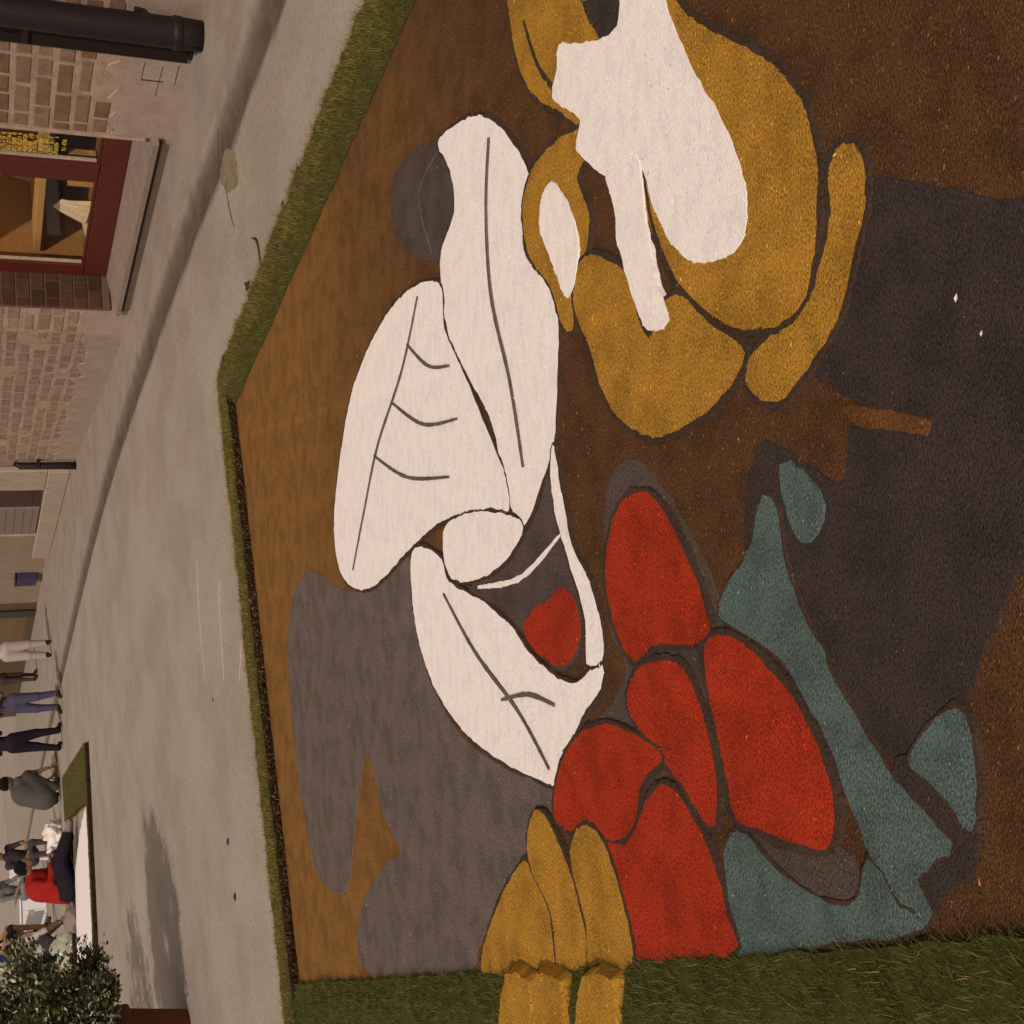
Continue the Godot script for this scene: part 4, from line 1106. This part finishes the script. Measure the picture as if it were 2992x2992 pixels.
# ------------------------------------------------------------------ ground
func make_ground() -> void:
	var centre := spline([Vector2(4.6, 3.0), Vector2(3.55, -3.2), Vector2(2.50, -8.25), Vector2(1.72, -11.85), Vector2(0.11, -17.7), Vector2(-3.40, -27.55), Vector2(-8.5, -41.0), Vector2(-20.0, -70.0)], false, 0.25)
	var l := PackedVector2Array()
	var r := PackedVector2Array()
	var hw := 0.27
	var prof := [[-hw, 0.0], [-hw * 0.8, -0.003], [-hw * 0.55, -0.018], [-hw * 0.25, -0.036], [0.0, -0.042], [hw * 0.3, -0.038], [hw * 0.55, -0.022], [hw * 0.8, -0.004], [hw, 0.0]]
	var dirt := [0.0, 0.15, 0.75, 1.0, 1.0, 1.0, 0.8, 0.2, 0.0]
	var rows := []
	for i in centre.size():
		var d := (centre[mini(i + 1, centre.size() - 1)] - centre[maxi(i - 1, 0)]).normalized()
		var n := Vector2(-d.y, d.x)   # towards the wall
		var wob := noise.get_noise_2d(centre[i].x * 1.3, centre[i].y * 1.3) * 0.02
		l.append(centre[i] + n * (hw + wob))
		r.append(centre[i] - n * (hw - wob))
		var row := []
		for p in prof:
			var q: Vector2 = centre[i] + n * (-p[0] + wob)
			row.append(P(q.x, p[1], q.y))
		rows.append(row)
	var st := begin(false)
	for i in rows.size() - 1:
		for k in prof.size() - 1:
			for w in [[0, 0], [0, 1], [1, 1], [0, 0], [1, 1], [1, 0]]:
				st.set_color(Color(0.37, 0.33, 0.28).lerp(Color(0.15, 0.122, 0.098), dirt[k + w[1]]))
				st.add_vertex(rows[i + w[0]][k + w[1]])
	tag(put("gutter", done(st), M.gutter), "", "", "", "structure")
	# road on the carpet side, pavement on the wall side
	for side in 2:
		var edge := (l if side == 0 else r).duplicate()
		var far_x := 90.0 if side == 0 else -260.0
		edge.append(Vector2(-20.0, -260.0))
		if side == 0:
			edge.append(Vector2(90.0, -260.0))
			edge.append(Vector2(far_x, 30.0))
			edge.append(Vector2(4.6, 30.0))
		else:
			edge.append(Vector2(far_x, -260.0))
			edge.append(Vector2(far_x, 30.0))
			edge.append(Vector2(4.5, 30.0))
		var idx := Geometry2D.triangulate_polygon(edge)
		var g := begin(true)
		for i in range(0, idx.size(), 3):
			var a := P(edge[idx[i]].x, 0, edge[idx[i]].y); var b := P(edge[idx[i + 1]].x, 0, edge[idx[i + 1]].y); var c := P(edge[idx[i + 2]].x, 0, edge[idx[i + 2]].y)
			if (b - a).cross(c - a).y > 0: tri(g, a, c, b)
			else: tri(g, a, b, c)
		tag(put("pavement" if side == 0 else "road", done(g), M.pavement if side == 0 else M.road), "", "", "", "structure")

func ground_line(called: String, label: String, cat: String, pts: Array, w: float, m: Material, top := 0.003) -> void:
	var l := spline(pts, false, 0.03)
	var a := PackedVector2Array()
	var b := PackedVector2Array()
	for i in l.size():
		var d := (l[mini(i + 1, l.size() - 1)] - l[maxi(i - 1, 0)]).orthogonal().normalized()
		var t := float(i) / (l.size() - 1)
		var ww := w * 0.5 * (0.35 + 0.65 * sin(t * PI)) * (1.0 + 0.5 * noise.get_noise_2d(l[i].x * 20.0, l[i].y * 20.0))
		a.append(l[i] + d * ww); b.append(l[i] - d * ww)
	b.reverse()
	a.append_array(b)
	var o := put(called, spread(clean(a), 0.0005, top, 0.001), m)
	if cat: tag(o, label, cat)
	else: tag(o, label, "", "", "structure")

func make_litter() -> void:
	ground_line("chalk_line", "faint white chalk streak on the road nearest the turf", "chalk mark", [Vector2(-0.72, -7.86), Vector2(-0.9, -7.95), Vector2(-1.05, -8.01)], 0.010, M.chalk, 0.004)
	ground_line("chalk_line", "long bright chalk streak on the road, second from the turf", "chalk mark", [Vector2(-0.42, -8.62), Vector2(-0.62, -8.66), Vector2(-1.11, -8.55)], 0.016, M.chalk, 0.004)
	ground_line("chalk_line", "thin straight chalk streak on the road farthest from the turf", "chalk mark", [Vector2(-0.32, -9.57), Vector2(-0.75, -9.50), Vector2(-1.2, -9.31)], 0.012, M.chalk, 0.004)
	ground_line("crack", "", "", [Vector2(2.59, -8.27), Vector2(2.45, -8.30), Vector2(2.33, -8.24)], 0.012, M.crack, 0.0025)
	ground_line("crack", "", "", [Vector2(2.20, -8.10), Vector2(2.0, -7.98), Vector2(1.84, -7.83)], 0.012, M.crack, 0.0025)
	ground_line("twig", "thin curved dark twig on the road beside the right turf border", "twig", [Vector2(1.66, -7.30), Vector2(1.62, -7.17), Vector2(1.52, -7.10), Vector2(1.42, -7.06)], 0.014, M.dead_leaf, 0.008)
	ground_line("twig", "short dark twig trailing from the dry leaf on the road", "twig", [Vector2(1.36, -7.42), Vector2(1.30, -7.33), Vector2(1.22, -7.22)], 0.014, M.dead_leaf, 0.008)
	# a yellowish stain
	var s := PackedVector2Array()
	for i in 22:
		var a := TAU2 * i / 22.0
		s.append(Vector2(2.23, -7.95) + Vector2(cos(a) * 0.13, sin(a) * 0.30).rotated(0.3) * (1.0 + 0.3 * noise.get_noise_2d(cos(a) * 2.0, sin(a) * 2.0)))
	tag(put("stain", spread(s, 0.0005, 0.002, 0.004), M.stain), "", "", "", "structure")
	var lf := leaf_mesh()
	var o := put("dry_leaf", lf, M.dead_leaf, null, Transform3D(Basis(Vector3.UP, 0.6).scaled(P(0.09, 0.35, 0.10)), P(1.37, 0.006, -7.45)))
	tag(o, "small dark dry leaf on the road near the corner of the turf", "leaf")
	for d in [[1.67, -6.50, 0.014, "black pebble on the road beside the right hand turf border"], [-2.21, -8.53, 0.016, "dark pebble on the open road, nearer of two close together"], [-2.53, -8.32, 0.018, "dark pebble on the road closest to the left turf corner"], [-1.3, -9.0, 0.009, "tiny dark pebble in the middle of the road past the chalk streaks"]]:
		var st := begin(false)
		lathe(st, [Vector2(0.0, 0.9), Vector2(0.5, 0.75), Vector2(0.9, 0.35), Vector2(1.0, 0.0), Vector2(0.0, 0.0)], 9)
		var p := put("pebble", done(st), M.stone_bit, null, Transform3D(Basis(Vector3.UP, rng.randf() * 6.0).scaled(P(d[2] * 1.7, d[2], d[2])), P(d[0], 0.0, d[1])))
		tag(p, d[3], "pebble")

func make_scraps() -> void:
	for d in [[0.335, -1.60, "small torn white scrap lying on the charcoal sawdust, larger one"], [0.27, -1.545, "tiny white scrap on the charcoal sawdust beside a larger scrap"]]:
		var o := put("paper_scrap", leaf_mesh(), M.white_bag, null, Transform3D(Basis(Vector3.UP, 1.0 + d[0]).scaled(Vector3.ONE * (0.016 if d[0] > 0.3 else 0.011)), P(d[0], 0.027, d[1])))
		tag(o, d[2], "scrap")

func crumple(called: String, label: String, cat: String, at: Vector3, size: Vector3, m: Material, rough := 0.35, turn := 0.0) -> void:
	var st := begin(false)
	var sp := SphereMesh.new()
	sp.radial_segments = 22
	sp.rings = 12
	sp.radius = 0.5
	sp.height = 1.0
	var a := sp.get_mesh_arrays()
	var v: PackedVector3Array = a[Mesh.ARRAY_VERTEX]
	for i in v.size():
		var p := v[i]
		var k := 1.0 + rough * noise.get_noise_3d(p.x * 3.2 + at.x * 7.0, p.y * 3.2 + at.z * 5.0, p.z * 3.2)
		p *= k
		p.y = maxf(p.y + 0.32, 0.0)
		v[i] = p * size
	for i in a[Mesh.ARRAY_INDEX]: st.add_vertex(v[i])
	st.index()
	var o := put(called, done(st), m, null, Transform3D(Basis(Vector3.UP, turn), at))
	tag(o, label, cat)

func make_far_carpet() -> void:
	var t := thing("far_sawdust_carpet", "second carpet of plain white sawdust farther down the street", "sawdust carpet")
	var o := Vector2(-3.42, -20.15)
	var ux := Vector2(-0.957, 0.29)
	var uz := Vector2(-0.27, -0.963)
	var poly := PackedVector2Array()
	for q in [[0.95, 0.10], [3.6, 0.10], [6.4, 0.10], [6.4, 3.6], [4.2, 3.75], [1.9, 3.2], [1.25, 1.6]]:
		poly.append(o + ux * q[0] + uz * q[1])
	var p := ragged(resample(poly, 0.08), 0.05, 3.0, 4.0)
	put("white_field", spread(clean(p), 0.0, 0.075, 0.02), M.white, t)
	turf("far_turf_border", "turf along the near side of the far white carpet, dark soil showing", o, o + ux * 6.6, -uz, 0.10, 0.075, 5000.0, Color(0.10, 0.10, 0.03), 0.3)
	turf("far_turf_border", "broad yellow green turf patch at the street corner of the far white carpet", o + ux * 0.02, o + uz * 5.8 + ux * 0.02, ux, 0.85, 0.075, 3500.0, Color(0.165, 0.150, 0.032), 0.08)
	turf("far_turf_border", "dark turf strip on the far side of the far white carpet", o + uz * 4.6 + ux * 0.9, o + uz * 4.6 + ux * 6.6, uz, 0.35, 0.08, 3500.0, Color(0.05, 0.05, 0.02), 0.3)

func make_clutter() -> void:
	crumple("white_bag", "crumpled white plastic bag on the ground past the far carpet, right one", "bag", P(-5.85, 0, -28.6), P(0.5, 0.22, 0.45), M.white_bag)
	crumple("paper_heap", "heap of cream paper on the ground behind the far white carpet", "paper", P(-5.55, 0, -28.9), P(0.9, 0.14, 0.7), M.cream_paper, 0.6)
	crumple("flower_bunch", "bunch of white flowers in wrapping beside the red shirted person", "flowers", P(-6.5, 0.0, -27.6), P(0.5, 0.40, 0.45), M.white_bag, 1.2)
	crumple("white_bag", "pale violet plastic bag left of the bunch of white flowers", "bag", P(-6.85, 0.0, -27.4), P(0.42, 0.30, 0.4), M.white_plastic, 0.9)
	crumple("paper_heap", "long greenish cream paper spread behind the sitting person", "paper", P(-6.95, 0, -26.4), P(1.3, 0.12, 0.8), M.cream_paper, 0.6)
	crumple("cloth_heap", "grey cloth heap lying on the far white carpet by the sitting person", "cloth", P(-6.9, 0.03, -22.9), P(0.55, 0.28, 0.45), M.grey_cloth, 0.5)
	crumple("clear_bag", "round clear plastic bag standing behind the potted shrub", "bag", P(-7.9, 0.0, -24.2), P(0.62, 0.55, 0.55), M.clear_bag, 0.2)
	# white plastic counter with a hand slot
	var t := thing("plastic_counter", "white plastic counter with a slot, standing behind the person in red", "counter", P(-10.3, 0, -35.0), 0.25)
	put("apron", box_at(-0.85, -0.05, 0.0, 0.62, -0.02, 0.02, 0.01), M.white_plastic, t)
	put("apron", box_at(0.10, 0.85, 0.0, 0.62, -0.02, 0.02, 0.01), M.white_plastic, t)
	put("apron", box_at(-0.045, 0.095, 0.0, 0.30, -0.018, 0.018, 0.01), M.white_plastic, t)
	put("apron", box_at(-0.045, 0.095, 0.44, 0.62, -0.018, 0.018, 0.01), M.white_plastic, t)
	put("counter_top", box_at(-0.9, 0.9, 0.622, 0.66, -0.6, 0.06, 0.012), M.white_plastic, t)
	for sx in [-0.8, 0.8]: put("leg", box_at(sx - 0.03, sx + 0.03, 0.0, 0.62, -0.56, -0.5, 0.008), M.white_plastic, t)
	for d in [[-8.7, -33.4, 0.3, "white plastic chair behind the counter, right one"], [-10.7, -34.2, -0.2, "white plastic chair behind the counter, left one"]]:
		var c := thing("plastic_chair", d[3], "chair", P(d[0], 0, d[1]), d[2])
		put("seat", box_at(-0.22, 0.22, 0.43, 0.46, -0.22, 0.22, 0.012), M.white_plastic, c)
		put("backrest", box_at(-0.21, 0.21, 0.52, 0.92, -0.23, -0.205, 0.010), M.white_plastic, c)
		for sx in [-0.19, 0.19]:
			for sz in [-0.19, 0.19]:
				put("leg", box_at(sx - 0.025, sx + 0.025, 0.0, 0.43, sz - 0.025, sz + 0.025, 0.006), M.white_plastic, c)

# ------------------------------------------------------------------ scene
func _ready() -> void:
	rng.seed = 20240
	var cam := Camera3D.new()
	cam.name = "camera"
	cam.projection = Camera3D.PROJECTION_PERSPECTIVE
	cam.keep_aspect = Camera3D.KEEP_HEIGHT
	cam.fov = 45.1312
	cam.near = 0.05
	cam.far = 900.0
	# the camera is held on its side: its left is up
	cam.transform = Transform3D(Basis(P(-0.023537, -0.916148, 0.400148), P(0.999723, -0.021570, 0.009421), P(0.000000, 0.400259, 0.916402)), P(0, 1.55, 0))
	add_child(cam)
	cam.current = true
	var env := Environment.new()
	env.background_mode = Environment.BG_SKY
	var sky := Sky.new()
	var sm := ProceduralSkyMaterial.new()
	sm.sky_top_color = lin(0.60, 0.49, 0.41)
	sm.sky_horizon_color = lin(0.66, 0.52, 0.41)
	sm.ground_horizon_color = lin(0.3, 0.25, 0.2)
	sm.ground_bottom_color = lin(0.2, 0.17, 0.14)
	sm.sky_curve = 0.2
	sm.sun_angle_max = 1.0
	sky.sky_material = sm
	env.sky = sky
	env.background_energy_multiplier = 0.75
	env.tonemap_mode = Environment.TONE_MAPPER_LINEAR
	env.tonemap_exposure = 1.0
	env.sdfgi_enabled = true
	env.ssao_enabled = true
	env.ssil_enabled = true
	var we := WorldEnvironment.new()
	we.name = "environment"
	we.environment = env
	add_child(we)
	var sun := DirectionalLight3D.new()
	sun.name = "street_light_direction"
	var el := deg_to_rad(36.0)
	var to := Vector3(-0.30 * cos(el), sin(el), 0.954 * cos(el))
	sun.look_at_from_position(to * 10.0, Vector3.ZERO, Vector3.UP)
	sun.light_color = Color(1.0, 0.90, 0.84)
	sun.light_energy = 0.84
	sun.light_angular_distance = 1.2
	sun.shadow_enabled = true
	add_child(sun)

	make_materials()
	brick_set()
	make_ground()
	make_brick_building()
	make_far_buildings()
	make_carpet()
	plan_gold()
	turf("turf_border", "turf strip between carpet and pavement side, along the right hand edge", Vector2(0.72, -7.83), Vector2(3.42, 0.4), Vector2(0.957, -0.29), 0.34, 0.075, 26000.0, Color(0.145, 0.142, 0.032), 0.12, "", 1.1, 0.3)
	turf("turf_border", "turf strip across the far end of the carpet with dark soil face", Vector2(-2.95, -6.27), Vector2(1.05, -7.97), Vector2(-0.379, -0.925), 0.33, 0.066, 26000.0, Color(0.165, 0.155, 0.032), 0.10)
	turf("turf_border", "nearest turf strip along the left edge of the carpet", Vector2(-2.47, -6.45), Vector2(0.15, 0.9), Vector2(-0.942, 0.335), 0.45, 0.060, 60000.0, Color(0.070, 0.088, 0.018), 0.09, "", 0.95, 0.6)
	make_gold_on_turf()
	make_far_carpet()
	make_people()
	make_clutter()
	make_shrub("large dark green potted shrub with pale dots at the left edge by the carpet corner", P(-4.33, 0, -10.55), 30000)
	make_shrub("second potted shrub standing left of the large one, outside the view", P(-5.75, 0, -12.4), 8000)
	make_litter()
	make_scraps()
